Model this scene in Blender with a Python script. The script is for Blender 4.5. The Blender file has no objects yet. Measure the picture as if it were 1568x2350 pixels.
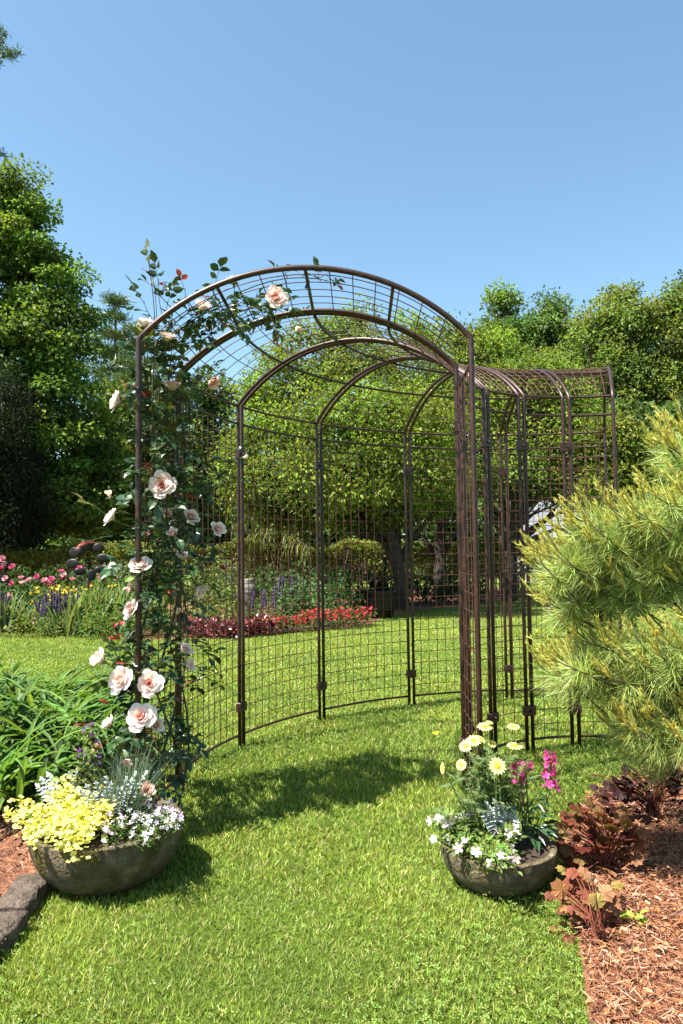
import bpy, math, random
import numpy as np
from mathutils import Vector, Matrix, noise as mnoise
rng = np.random.default_rng(7)
random.seed(7)
SC = bpy.context.scene
COL = SC.collection
PI = math.pi
# ------------------------------------------------------------------ camera (surveyed from the arbour's geometry)
CAMH, PITCH, ROLL, FPX = 1.133, 0.0545, -0.0130, 1658.4
_c, _s = math.cos(PITCH), math.sin(PITCH)
_cr, _sr = math.cos(ROLL), math.sin(ROLL)
def ray(px, py):
    du, dv = px-784.0, py-1175.0
    u = du*_cr+dv*_sr; v = -du*_sr+dv*_cr
    Z = -v/FPX
    return np.array([u/FPX, _c-_s*Z, _s+_c*Z])
def at(px, py, y):
    d = ray(px, py); return np.array([0, 0, CAMH])+d*(y/d[1])
def G(px, py):
    d = ray(px, py); return np.array([0, 0, CAMH])+d*(-CAMH/d[2])
cam = bpy.data.cameras.new('camera'); camo = bpy.data.objects.new('camera', cam); COL.objects.link(camo)
R_ = Vector((_cr, -_s*_sr, _c*_sr)); U_ = Vector((-_sr, -_s*_cr, _c*_cr)); F_ = Vector((0, _c, _s))
M = Matrix((R_, U_, -F_)).transposed().to_4x4(); M.translation = (0, 0, CAMH)
camo.matrix_world = M
cam.sensor_fit = 'VERTICAL'; cam.sensor_height = 36; cam.sensor_width = 24; cam.lens = FPX/2350*36
cam.clip_start = 0.05; cam.clip_end = 900
SC.camera = camo
# ------------------------------------------------------------------ light
SUN = Vector((-0.44, -0.24, 0.87)).normalized()
w = bpy.data.worlds.new('World'); SC.world = w; w.use_nodes = True
nt = w.node_tree; bg = nt.nodes['Background']
sky = nt.nodes.new('ShaderNodeTexSky'); sky.sky_type = 'NISHITA'; sky.sun_disc = False
sky.sun_elevation = math.asin(SUN.z); sky.sun_rotation = math.atan2(SUN.x, SUN.y)
sky.air_density = 1.0; sky.dust_density = 1.0; sky.ozone_density = 0.0; sky.altitude = 0
tn = nt.nodes.new('ShaderNodeVectorMath'); tn.operation = 'MULTIPLY'; tn.inputs[1].default_value = (.84, 1.02, 1.0)
nt.links.new(sky.outputs[0], tn.inputs[0]); nt.links.new(tn.outputs[0], bg.inputs[0]); bg.inputs[1].default_value = 0.068
sl = bpy.data.lights.new('sun', 'SUN'); sl.energy = 5.0; sl.angle = math.radians(0.55); sl.color = (1, 0.95, 0.87)
so = bpy.data.objects.new('sun', sl); COL.objects.link(so); so.rotation_euler = SUN.to_track_quat('Z', 'Y').to_euler()
SC.view_settings.view_transform = 'Standard'; SC.view_settings.look = 'None'; SC.view_settings.exposure = 1.9
SC.view_settings.gamma = 1
try:
    SC.cycles.max_bounces = 7; SC.cycles.diffuse_bounces = 3; SC.cycles.transmission_bounces = 4
    SC.cycles.sample_clamp_indirect = 6
except Exception: pass
# ------------------------------------------------------------------ objects
def link(o): COL.objects.link(o); return o
def tag(o, label=None, cat=None, group=None, kind=None):
    if label: o['label'] = label
    if cat: o['category'] = cat
    if group: o['group'] = group
    if kind: o['kind'] = kind
    return o
def thing(name, label, cat, loc=(0, 0, 0), group=None):
    o = link(bpy.data.objects.new(name, None)); o.location = [float(a) for a in loc]; o.empty_display_size = .1
    return tag(o, label, cat, group)
def wloc(o):
    v = np.zeros(3)
    while o is not None:
        v += np.array(o.location); o = o.parent
    return v
ALB = .73
class MB:
    """collects geometry as arrays, linked as one mesh object"""
    def __init__(s): s.V = []; s.C = []; s.T = []; s.Q = []; s.n = 0
    def add(s, V, T=None, Q=None, C=(.5, .5, .5)):
        V = np.asarray(V, float).reshape(-1, 3); n = len(V)
        C = np.asarray(C, float)
        C = np.broadcast_to(C, (n, 3)) if C.ndim == 1 else C.reshape(-1, 3)
        s.V.append(V); s.C.append(C)
        if T is not None and len(T): s.T.append(np.asarray(T, int).reshape(-1, 3)+s.n)
        if Q is not None and len(Q): s.Q.append(np.asarray(Q, int).reshape(-1, 4)+s.n)
        s.n += n
    def scatter(s, tm, P, Y, Z, S, C):
        """instances of a small template: columns of tm are (x across, y along, z normal)"""
        tv, tt, tq, tc = tm
        P = np.asarray(P, float); n = len(P)
        if n == 0: return
        Y = Y/np.maximum(np.linalg.norm(Y, axis=1, keepdims=True), 1e-9)
        Z = Z-(Z*Y).sum(1, keepdims=True)*Y
        Z = Z/np.maximum(np.linalg.norm(Z, axis=1, keepdims=True), 1e-9)
        X = np.cross(Y, Z)
        S = np.asarray(S, float)
        if S.ndim == 0: S = np.full(n, float(S))
        if S.ndim == 1: S = np.repeat(S[:, None], 3, 1)
        k = len(tv)
        V = P[:, None]+X[:, None]*(tv[None, :, 0:1]*S[:, None, 0:1])+Y[:, None]*(tv[None, :, 1:2]*S[:, None, 1:2])+Z[:, None]*(tv[None, :, 2:3]*S[:, None, 2:3])
        C = np.asarray(C, float); C = np.broadcast_to(C, (n, 3)) if C.ndim == 1 else C
        CC = C[:, None]*np.broadcast_to(tc, (k, 3))[None]
        off = (np.arange(n)*k)[:, None, None]
        T = (np.asarray(tt, int).reshape(1, -1, 3)+off).reshape(-1, 3) if len(tt) else None
        Q = (np.asarray(tq, int).reshape(1, -1, 4)+off).reshape(-1, 4) if len(tq) else None
        s.add(V.reshape(-1, 3), T, Q, CC.reshape(-1, 3))
    def tube(s, pts, r, n=6, C=(.5, .5, .5), cap=True):
        p = np.asarray(pts, float); m = len(p)
        r = np.broadcast_to(np.asarray(r, float), (m,))
        t = np.gradient(p, axis=0); t /= np.maximum(np.linalg.norm(t, axis=1, keepdims=True), 1e-9)
        a = np.array([0, 0, 1.]) if abs(t[0][2]) < .9 else np.array([1., 0, 0])
        u = np.cross(t[0], a); u /= np.linalg.norm(u)
        th = np.arange(n)*2*PI/n; rings = []
        for i in range(m):
            u = u-t[i]*np.dot(u, t[i]); u /= max(np.linalg.norm(u), 1e-9); v = np.cross(t[i], u)
            rings.append(p[i]+r[i]*(np.cos(th)[:, None]*u+np.sin(th)[:, None]*v))
        V = np.concatenate(rings); Q = []
        i = np.arange(m-1)[:, None]*n; j = np.arange(n)[None]
        Q = np.stack([i+j, i+(j+1) % n, i+n+(j+1) % n, i+n+j], -1).reshape(-1, 4); T = []
        if cap:
            V = np.concatenate([V, p[:1], p[-1:]]); b = m*n
            T = [[b, (k+1) % n, k] for k in range(n)]+[[b+1, (m-1)*n+k, (m-1)*n+(k+1) % n] for k in range(n)]
        s.add(V, T, Q, C)
    def box(s, c, sx, sy, sz, yaw=0, C=(.5, .5, .5), bev=.12):
        b = min(sx, sy, sz)*bev
        V = []
        for z, i in ((-1, b), (-1, 0), (1, 0), (1, b)):
            zz = z*(sz/2-(0 if i else b)); 
            x, y = sx/2-i, sy/2-i
            for a, d in ((1, .0), (2, 0), (3, 0), (4, 0)):
                X, Yy = {1: (x, y), 2: (-x, y), 3: (-x, -y), 4: (x, -y)}[a]
                V.append((X, Yy, zz))
        V = np.array(V); cy, sn = math.cos(yaw), math.sin(yaw)
        V = np.stack([V[:, 0]*cy-V[:, 1]*sn, V[:, 0]*sn+V[:, 1]*cy, V[:, 2]], 1)+np.asarray(c)
        Q = [[3, 2, 1, 0], [12, 13, 14, 15]]
        for l in range(3):
            for k in range(4): Q.append([l*4+k, l*4+(k+1) % 4, l*4+4+(k+1) % 4, l*4+4+k])
        s.add(V, None, Q, C)
    def grid(s, V, C=(.5, .5, .5), wrap=False):
        V = np.asarray(V, float); a, b = V.shape[:2]
        i = np.arange(a-1)[:, None]*b; j = np.arange(b if wrap else b-1)[None]
        Q = np.stack([i+j, i+(j+1) % b, i+b+(j+1) % b, i+b+j], -1).reshape(-1, 4)
        C = np.asarray(C, float)
        s.add(V.reshape(-1, 3), None, Q, C if C.ndim == 1 else C.reshape(-1, 3))
    def straps(s, P, az, L, Wd, e0, e1, C, seg=6, fold=.25, prof=None, twist=None):
        """arching strap leaves: elevation goes from e0 to e1 along the length"""
        P = np.asarray(P, float); n = len(P)
        t = (np.arange(seg)+.5)/seg
        e = e0[:, None]+(e1-e0)[:, None]*t[None]**1.3
        h = np.stack([np.cos(az), np.sin(az)], 1)
        st = (L/seg)[:, None]
        dx = np.concatenate([np.zeros((n, 1)), np.cumsum(np.cos(e)*st, 1)], 1); dz = np.concatenate([np.zeros((n, 1)), np.cumsum(np.sin(e)*st, 1)], 1)
        mid = np.stack([P[:, 0:1]+h[:, 0:1]*dx, P[:, 1:2]+h[:, 1:2]*dx, P[:, 2:3]+dz], -1)
        tt = np.linspace(0, 1, seg+1)
        pr = (np.minimum(1, .55+tt*1.6)*np.clip(1-tt**3, 0.02, 1)) if prof is None else prof(tt)
        sd = np.stack([-h[:, 1], h[:, 0], np.zeros(n)], 1)
        if twist is not None: sd = sd*np.cos(twist)[:, None]+np.array([0, 0, 1.])*np.sin(twist)[:, None]
        hw = (Wd/2)[:, None]*pr[None]
        up = np.zeros((n, seg+1, 3)); ee = np.concatenate([e, e[:, -1:]], 1)
        up[..., 2] = np.cos(ee); up[..., 0] = -np.sin(ee)*h[:, 0:1]; up[..., 1] = -np.sin(ee)*h[:, 1:2]
        lf = mid+sd[:, None]*hw[..., None]+up*(hw*fold*2)[..., None]
        rt = mid-sd[:, None]*hw[..., None]+up*(hw*fold*2)[..., None]
        V = np.stack([lf, mid, rt], 2)  # n,seg+1,3,3
        k = (seg+1)*3
        q = []
        for i in range(seg):
            for j in range(2): q.append([i*3+j, i*3+j+1, i*3+3+j+1, i*3+3+j])
        Q = (np.array(q)[None]+(np.arange(n)*k)[:, None, None]).reshape(-1, 4)
        CC = np.repeat(np.broadcast_to(C, (n, 3))[:, None], k, 1)
        s.add(V.reshape(-1, 3), None, Q, CC.reshape(-1, 3))
    def mesh(s, name, mats, smooth=False, origin=(0, 0, 0)):
        V = np.concatenate(s.V)-np.asarray(origin); C = np.concatenate(s.C)*(1. if mats is PETAL else ALB)
        T = np.concatenate(s.T) if s.T else np.zeros((0, 3), int); Q = np.concatenate(s.Q) if s.Q else np.zeros((0, 4), int)
        me = bpy.data.meshes.new(name)
        me.vertices.add(len(V)); me.vertices.foreach_set('co', V.astype(np.float32).ravel())
        L = np.concatenate([T.ravel(), Q.ravel()]); me.loops.add(len(L)); me.loops.foreach_set('vertex_index', L.astype(np.int32))
        st = np.concatenate([np.arange(len(T))*3, len(T)*3+np.arange(len(Q))*4]).astype(np.int32)
        me.polygons.add(len(st)); me.polygons.foreach_set('loop_start', st)
        me.update(calc_edges=True)
        a = me.color_attributes.new('col', 'FLOAT_COLOR', 'POINT')
        a.data.foreach_set('color', np.concatenate([C, np.ones((len(C), 1))], 1).astype(np.float32).ravel())
        me.polygons.foreach_set('use_smooth', np.full(len(st), bool(smooth)))
        for m in (mats if isinstance(mats, (list, tuple)) else [mats]): me.materials.append(m)
        me.validate()
        return me
    def build(s, name, mat, parent=None, smooth=False):
        me = s.mesh(name, mat, smooth, wloc(parent))
        o = link(bpy.data.objects.new(name, me)); o.parent = parent
        return o
def vary(col, n, v=.25, hue=.12):
    c = np.asarray(col, float)[None]*(1+v*rng.normal(0, 1, (n, 1)))
    c = c*(1+hue*rng.normal(0, 1, (n, 3))*np.array([1, .5, .6]))
    return np.clip(c, .003, .95)
def rdir(n):
    v = rng.normal(0, 1, (n, 3)); return v/np.linalg.norm(v, axis=1, keepdims=True)
# ------------------------------------------------------------------ templates  (verts, tris, quads, vertex tint)
ONE = np.ones(3)
def T_diamond(w=.6, fold=.18, droop=.1):
    return (np.array([[0, 0, 0], [-w/2, .45, fold], [0, 1, -droop], [w/2, .45, fold]]), [[0, 3, 2], [0, 2, 1]], [], ONE)
def T_leaf8(w=.6, fold=.1, droop=.15, tc=None):
    v = np.array([[0, 0, 0], [-w*.45, .3, fold], [0, .3, 0], [w*.45, .3, fold], [-w*.4, .65, fold*.8-droop*.3], [0, .65, -droop*.3], [w*.4, .65, fold*.8-droop*.3], [0, 1, -droop]])
    tcol = np.ones((8, 3)) if tc is None else np.asarray(tc)
    return (v, [[0, 3, 2], [0, 2, 1], [4, 5, 7], [5, 6, 7]], [[1, 2, 5, 4], [2, 3, 6, 5]], tcol)
def T_round(cup=.12):
    a = np.arange(7)*2*PI/7; v = [[0, .5, 0]]+[[.48*math.sin(x), .5-.5*math.cos(x), cup*(1+.5*math.sin(3*x))] for x in a]
    return (np.array(v), [[0, 1+(k+1) % 7, 1+k] for k in range(7)], [], ONE)
def T_flower(np_=5, inner=.16, ctr=(1.2, 1.0, .3), cup=.2, wp=.5):
    v = [[0, 0, .02]]; t = []; c = [ctr]
    for k in range(np_):
        a = k*2*PI/np_; b = len(v); d = wp*PI/np_*1.5
        for rr, aa, z in ((inner, a, .02), (.38, a-d*.8, cup*.4), (.55, a-d*.35, cup), (.55, a+d*.35, cup), (.38, a+d*.8, cup*.4)):
            v.append([rr*math.cos(aa)*.9, rr*math.sin(aa)*.9, z])
        c += [[.95, .9, .9]]+[[1, 1, 1]]*4
        t += [[b, b+1, b+2], [b, b+2, b+3], [b, b+3, b+4], [0, b+1, b], [0, b, b+4]]
    v = np.array(v); v = v[:, [0, 1, 2]]
    return (v, t, [], np.array(c))
T_BLADE = (np.array([[-.5, 0, 0], [.5, 0, 0], [-.42, .5, .06], [.42, .5, .06], [0, 1, .26]]), [[2, 3, 4]], [[0, 1, 3, 2]], np.array([[.6, .6, .6], [.6, .6, .6], [1, 1, 1], [1, 1, 1], [1.15, 1.1, 1.0]]))  # darker root tint puts the shade of gaps between blades into the colour
T_NEEDLE = (np.array([[-.5, 0, 0], [.5, 0, 0], [.35, .6, .03], [-.35, .6, .03], [0, 1, .0]]), [[3, 2, 4]], [[0, 1, 2, 3]], ONE)
T_CHIP = (np.array([[-.5, -.5, 0], [.35, -.42, .2], [.5, .5, .05], [-.3, .4, .25]]), [], [[0, 1, 2, 3]], ONE)
def _clover():
    v = []; q = []; c = []
    for k in range(3):
        a = k*2*PI/3; b = len(v)
        for r, d, z in ((0.03, 0, 0), (.42, -.55, .1), (.62, 0, .02), (.42, .55, .1)): v.append([r*math.cos(a+d), r*math.sin(a+d), z])
        q.append([b, b+1, b+2, b+3]); c += [[.8, .8, .8], [1, 1, 1], [1.1, 1.1, 1.1], [1, 1, 1]]
    return (np.array(v), [], q, np.array(c))
T_CLOVER = _clover()
def inst(name, me, parent, p, y, z, sc):
    y = Vector(y).normalized(); z = Vector(z); z = (z-y*z.dot(y)).normalized(); x = y.cross(z)
    o = link(bpy.data.objects.new(name, me)); o.parent = parent
    m = Matrix((x, y, z)).transposed().to_4x4(); o.rotation_euler = m.to_euler(); o.scale = (sc,)*3
    o.location = Vector(p)-Vector(wloc(parent)); return o
# ------------------------------------------------------------------ materials
def newmat(name):
    m = bpy.data.materials.new(name); m.use_nodes = True
    return m, m.node_tree, m.node_tree.nodes['Principled BSDF'], m.node_tree.nodes['Material Output']
def leafmat(name, rough=.5, trans=.3, spec=.3, tcol=(1.25, 1.2, .5), nscale=30):
    m, t, p, out = newmat(name); N = t.nodes.new; Lk = t.links.new
    a = N('ShaderNodeAttribute'); a.attribute_name = 'col'
    no = N('ShaderNodeTexNoise'); no.inputs['Scale'].default_value = nscale
    co = N('ShaderNodeTexCoord'); Lk(co.outputs['Object'], no.inputs['Vector'])
    mr = N('ShaderNodeMapRange'); mr.inputs[3].default_value = .8; mr.inputs[4].default_value = 1.2; Lk(no.outputs[0], mr.inputs[0])
    mx = N('ShaderNodeVectorMath'); mx.operation = 'SCALE'; Lk(a.outputs['Color'], mx.inputs[0]); Lk(mr.outputs[0], mx.inputs['Scale'])
    Lk(mx.outputs[0], p.inputs['Base Color']); p.inputs['Roughness'].default_value = rough
    p.inputs['Specular IOR Level'].default_value = spec
    if trans > 0:
        tr = N('ShaderNodeBsdfTranslucent'); tm = N('ShaderNodeVectorMath'); tm.operation = 'MULTIPLY'; tm.inputs[1].default_value = tcol
        Lk(mx.outputs[0], tm.inputs[0]); Lk(tm.outputs[0], tr.inputs[0])
        ms = N('ShaderNodeMixShader'); ms.inputs[0].default_value = trans
        Lk(p.outputs[0], ms.inputs[1]); Lk(tr.outputs[0], ms.inputs[2]); Lk(ms.outputs[0], out.inputs[0])
    return m
def noisemat(name, stops, scale=8, detail=6, rough=.8, bump=.0, bscale=60, metal=0, spec=.4, wear=None, bdist=.01):
    m, t, p, out = newmat(name); N = t.nodes.new; Lk = t.links.new
    co = N('ShaderNodeTexCoord'); no = N('ShaderNodeTexNoise'); no.inputs['Scale'].default_value = scale; no.inputs['Detail'].default_value = detail
    no.inputs['Roughness'].default_value = .65
    Lk(co.outputs['Object'], no.inputs['Vector'])
    cr = N('ShaderNodeValToRGB'); e = cr.color_ramp.elements
    while len(e) < len(stops): e.new(.5)
    for k, (pos, c) in enumerate(stops): e[k].position = pos; e[k].color = (*[q*ALB for q in c], 1)
    Lk(no.outputs[0], cr.inputs[0]); src = cr.outputs[0]
    if wear:
        n2 = N('ShaderNodeTexNoise'); n2.inputs['Scale'].default_value = wear[0]; n2.inputs['Detail'].default_value = 8; Lk(co.outputs['Object'], n2.inputs['Vector'])
        r2 = N('ShaderNodeValToRGB'); r2.color_ramp.elements[0].position = wear[1]; r2.color_ramp.elements[1].position = wear[2]
        Lk(n2.outputs[0], r2.inputs[0])
        mx = N('ShaderNodeMix'); mx.data_type = 'RGBA'; Lk(r2.outputs[0], mx.inputs[0]); Lk(src, mx.inputs[6]); mx.inputs[7].default_value = (*[q*ALB for q in wear[3]], 1); src = mx.outputs[2]
    Lk(src, p.inputs['Base Color']); p.inputs['Roughness'].default_value = rough; p.inputs['Metallic'].default_value = metal
    p.inputs['Specular IOR Level'].default_value = spec
    if bump:
        nb = N('ShaderNodeTexNoise'); nb.inputs['Scale'].default_value = bscale; nb.inputs['Detail'].default_value = 8; Lk(co.outputs['Object'], nb.inputs['Vector'])
        b = N('ShaderNodeBump'); b.inputs['Strength'].default_value = bump; b.inputs['Distance'].default_value = bdist
        Lk(nb.outputs[0], b.inputs['Height']); Lk(b.outputs[0], p.inputs['Normal'])
    return m
LEAF = leafmat('leaf', .6, .42)
GLOSS = leafmat('glossy_leaf', .33, .16, .5)
REDLEAF = leafmat('young_red_leaf', .4, .3, .4, (1.3, .8, .6))
PETAL = leafmat('petal', .6, .3, .2, (1.05, .95, .9), 60)
NEEDLE = leafmat('pine_needle', .45, .25, .4)
GRASS = leafmat('grass_blade', .5, .35, .35, (1.2, 1.15, .5), 3)
SILVER = leafmat('silver_leaf', .8, .1, .1, (1, 1, 1))
BARK = noisemat('bark', [(.3, (.02, .015, .011)), (.7, (.085, .062, .045))], 14, 8, .9, .8, 40)
TWIG = leafmat('twig', .8, 0, .2)
RUST = noisemat('rusty_steel', [(.3, (.022, .011, .008)), (.55, (.055, .023, .016)), (.78, (.13, .046, .025))], 55, 6, .42, .25, 260, .25, .5, None, .001)
WIRE = noisemat('rusty_wire', [(.3, (.04, .018, .012)), (.7, (.13, .052, .03))], 40, 3, .55, 0, 60, .2)
STONE = noisemat('carved_stone', [(.3, (.085, .068, .04)), (.55, (.175, .14, .09)), (.75, (.34, .29, .22))], 22, 9, .92, 1.0, 85, 0, .12, (9, .5, .68, (.075, .07, .018)), .014)
SOIL = noisemat('potting_soil', [(.35, (.02, .013, .009)), (.7, (.09, .055, .035))], 60, 8, .95, .8, 120)
EDGE = noisemat('edging_stone', [(.3, (.05, .036, .028)), (.7, (.17, .13, .10))], 20, 9, .9, 1.0, 60, 0, .2, None, .02)
MULCH = noisemat('mulch_ground', [(.3, (.08, .028, .015)), (.5, (.19, .072, .037)), (.72, (.33, .15, .08))], 45, 10, .95, 1.0, 110)
TERRA = noisemat('terracotta', [(.3, (.32, .1, .05)), (.7, (.45, .17, .09))], 12, 5, .85, .3, 60)
CLAY = noisemat('weathered_clay', [(.3, (.14, .13, .11)), (.7, (.3, .28, .22))], 9, 6, .8, .4, 40)
BLACK = noisemat('black_metal', [(.3, (.012, .011, .011)), (.7, (.03, .027, .025))], 9, 4, .45, 0, 40, .5)
CHIP = leafmat('bark_chip', .85, 0, .2)
# lawn soil / turf sheet
def lawnmat():
    m, t, p, out = newmat('lawn_turf'); N = t.nodes.new; Lk = t.links.new
    co = N('ShaderNodeTexCoord')
    n1 = N('ShaderNodeTexNoise'); n1.inputs['Scale'].default_value = 1.1; n1.inputs['Detail'].default_value = 5; Lk(co.outputs['Object'], n1.inputs['Vector'])
    n2 = N('ShaderNodeTexNoise'); n2.inputs['Scale'].default_value = 45; n2.inputs['Detail'].default_value = 8; n2.inputs['Roughness'].default_value = .75; Lk(co.outputs['Object'], n2.inputs['Vector'])
    a = N('ShaderNodeMath'); a.operation = 'MULTIPLY_ADD'; a.inputs[1].default_value = .5; Lk(n1.outputs[0], a.inputs[0])
    b = N('ShaderNodeMath'); b.operation = 'MULTIPLY'; b.inputs[1].default_value = .5; Lk(n2.outputs[0], b.inputs[0]); Lk(b.outputs[0], a.inputs[2])
    cr = N('ShaderNodeValToRGB'); e = cr.color_ramp.elements; e.new(.5)
    for k, (q, c) in enumerate([(.34, (.075, .115, .018)), (.5, (.15, .215, .03)), (.66, (.25, .30, .055))]): e[k].position = q; e[k].color = (*[v*ALB for v in c], 1)
    Lk(a.outputs[0], cr.inputs[0]); Lk(cr.outputs[0], p.inputs['Base Color']); p.inputs['Roughness'].default_value = .9; p.inputs['Specular IOR Level'].default_value = .1
    bm = N('ShaderNodeBump'); bm.inputs['Strength'].default_value = 1; bm.inputs['Distance'].default_value = .03; Lk(n2.outputs[0], bm.inputs['Height']); Lk(bm.outputs[0], p.inputs['Normal'])
    return m
LAWN = lawnmat()
def inpoly(x, y, poly):
    r = np.zeros(len(x), bool); n = len(poly); j = n-1
    for i in range(n):
        xi, yi = poly[i]; xj, yj = poly[j]
        c = ((yi > y) != (yj > y)) & (x < (xj-xi)*(y-yi)/((yj-yi) if yj != yi else 1e-9)+xi)
        r ^= c; j = i
    return r
def g2(*pts): return [tuple(G(*p)[:2]) for p in pts]
# ------------------------------------------------------------------ ground and beds
POLY_R = [(0.60, .4)]+g2((1352, 2350), (1338, 2230), (1322, 2120), (1300, 2030), (1296, 1950), (1312, 1885), (1345, 1838), (1410, 1800), (1480, 1776), (1568, 1752))+[(2.6, 4.2), (5, 4.4), (5, .4)]
POLY_L = [(-.92, .4), (-.96, 1.9), (-1.0, 2.4), (-1.07, 2.75), (-1.0, 3.1), (-.98, 3.5), (-1.05, 4.2), (-1.3, 4.9), (-2.2, 5.3), (-5, 5.5), (-5, .4)]
POLY_F = [(-30, 12)]+g2((-160, 1420), (0, 1432), (100, 1446), (200, 1452), (280, 1464), (360, 1468), (450, 1466), (560, 1460), (700, 1449), (840, 1437), (872, 1422), (905, 1408), (1000, 1396), (1090, 1388))+[(4.5, 18), (4.5, 21), (-30, 21)]
g = MB(); g.add([(-150, -40, 0), (150, -40, 0), (150, 300, 0), (-150, 300, 0)], None, [[0, 1, 2, 3]])
tag(g.build('lawn', LAWN), kind='structure')
def bed(name, poly, mound, mat, z0=.004, step=.25, lim=None):
    xs = [p[0] for p in poly]; ys = [p[1] for p in poly]
    me = bpy.data.meshes.new(name)
    import bmesh
    bm = bmesh.new(); vs = [bm.verts.new((p[0], p[1], z0)) for p in poly]; f = bm.faces.new(vs)
    if f.normal.z < 0: f.normal_flip()
    bmesh.ops.triangulate(bm, faces=bm.faces[:])
    if mound:
        for _ in range(4): bmesh.ops.subdivide_edges(bm, edges=[e for e in bm.edges if e.calc_length() > step], cuts=1, use_grid_fill=True)
        bmesh.ops.triangulate(bm, faces=bm.faces[:])
        for v in bm.verts:
            if not v.is_boundary: v.co.z += mound*(.5+.9*mnoise.noise(Vector((v.co.x*3, v.co.y*3, 0))))
    bm.to_mesh(me); bm.free(); me.materials.append(mat)
    for p_ in me.polygons: p_.use_smooth = True
    return tag(link(bpy.data.objects.new(name, me)), kind='structure')
bed('mulch_bed', POLY_R, .03, MULCH)
bed('mulch_bed', POLY_L, .03, MULCH)
bed('flower_bed_soil', POLY_F, .0, MULCH)
# turf: real blades, dense near the camera and thinning with distance
BOWLS = [(-.843, 2.62, .14), (.522, 2.54, .10)]
def lawn_points(n, y0, y1, pw):
    u = rng.random(n); q = 1-pw+1
    y = (y0**q+u*(y1**q-y0**q))**(1/q)
    x = (rng.random(n)*2-1)*(y*.55+.5)
    m = ~inpoly(x, y, POLY_R) & ~inpoly(x, y, POLY_L) & ~inpoly(x, y, POLY_F)
    for bx, by, br in BOWLS: m &= (x-bx)**2+(y-by)**2 > br**2
    return x[m], y[m]
def sm(x, y, f, o=0.):  # smooth pseudo noise for patches
    return np.sin(x*f+1.3*np.sin(y*f*.7+o)+o)*np.cos(y*f*1.1+1.7*np.sin(x*f*.6+o))
b = MB()
x, y = lawn_points(400000, 1.45, 13, 1.75)
n = len(x); sc = np.clip(y/2.6, .8, 2.6)
pat = sm(x, y, 3.1)*.5+sm(x, y, 9.3, 2.)*.35+sm(x, y, 23., 4.)*.25
h = (.015+.012*rng.random(n))*(1+.22*pat)*np.clip(sc, 1, 1.3)
tilt = rdir(n); Yd = np.array([0, 0, 1.])+tilt*np.array([.9, .9, .3])
cbase = np.where((rng.random(n) < .15)[:, None], np.array([[.52, .47, .17]]), np.array([[.265, .38, .05]]))
ccc = cbase*(1+.30*rng.normal(0, 1, (n, 1)))*(1+.28*pat[:, None]*np.array([[1.2, .8, .8]]))
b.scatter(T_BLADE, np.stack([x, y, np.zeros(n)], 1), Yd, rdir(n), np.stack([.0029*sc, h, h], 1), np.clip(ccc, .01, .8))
tag(b.build('lawn_grass', GRASS), 'short mown grass blades of the sunny lawn', 'grass', kind='stuff')
b = MB()
x, y = lawn_points(36000, 1.45, 9, 1.6)
k = (sm(x, y, 2.2, 1.)+.35*rng.normal(0, 1, len(x))+.3*(x > .5)) > .2; x, y = x[k], y[k]; n = len(x)
b.scatter(T_CLOVER, np.stack([x, y, .022+.016*rng.random(n)], 1), rdir(n)*np.array([1, 1, .25]), np.array([0, 0, 1.])+rdir(n)*.45, (.007+.006*rng.random(n))*1.2, vary((.22, .33, .06), n, .18))
tag(b.build('clover_leaves', GRASS), 'clover leaves growing through the lawn', 'clover', kind='stuff')
# ------------------------------------------------------------------ mulch litter
def litter(name, poly, x0, x1, y0, y1, n, label, avoid=()):
    b = MB(); x = x0+(x1-x0)*rng.random(n*2); y = y0+(y1-y0)*rng.random(n*2)**1.5
    k = inpoly(x, y, poly); x, y = x[k][:n], y[k][:n]; n = len(x)
    P = np.stack([x, y, .018+.028*rng.random(n)], 1)
    big = rng.random(n) < .3
    L = np.where(big, .008+.016*rng.random(n), .02+.045*rng.random(n)); Wd = np.where(big, L*(.3+.35*rng.random(n)), .0016+.0016*rng.random(n))
    D = rdir(n)*np.array([1, 1, .28]); pal = np.array([[.33, .135, .06], [.22, .08, .038], [.42, .21, .115], [.12, .046, .025], [.36, .145, .055], [.48, .30, .20]])
    b.scatter(T_CHIP, P, D, np.array([0, 0, 1.])+rdir(n)*.6, np.stack([Wd, L, np.minimum(Wd, .006)], 1), pal[rng.integers(0, 6, n)]*(1+.25*rng.normal(0, 1, (n, 1))).clip(.4, 1.7))
    tag(b.build(name, CHIP), label, 'mulch', kind='stuff')
litter('bark_mulch', POLY_R, .5, 2.2, 1.3, 4.2, 42000, 'reddish bark chips and dry pine needles under the pine')
litter('bark_mulch', POLY_L, -2.2, -.9, 1.3, 4.6, 14000, 'reddish bark mulch beside the stone bowl')
# ------------------------------------------------------------------ arbour tunnel
W, H = 1.37, 2.015
HA = (0.5477, 2.9633, -.0316); X0, Y0 = .559, 3.4195
Lg, rI, TH, PSI = .0401, .6794, .3605, .0841
tanv = lambda a: np.array([math.sin(a), math.cos(a)]); leftv = lambda a: np.array([-math.cos(a), math.sin(a)])
SECS = []
A0 = np.array(HA[:2]); B0 = np.array([X0, Y0])
def sec_straight(wd, t): return (A0+wd*leftv(HA[2]))*(1-t)+(B0+wd*leftv(PSI))*t
SECS.append(sec_straight)
pos = B0+Lg*tanv(PSI); ang = PSI
for k in range(5):
    c = pos-rI*leftv(ang)
    SECS.append(lambda wd, t, c=c, a=ang: c+(rI+wd)*leftv(a+t*TH))
    ang += TH; pos = c+rI*leftv(ang)+Lg*tanv(ang)
RISE = .297; RAD = (W*W/4+RISE**2)/(2*RISE)
def roofz(s): return H+math.sqrt(max(RAD**2-(W*(s-.5))**2, 0))-(RAD-RISE)
def P3(sec, wd, t, z): q = sec(wd, t); return (q[0], q[1], z)
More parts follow.
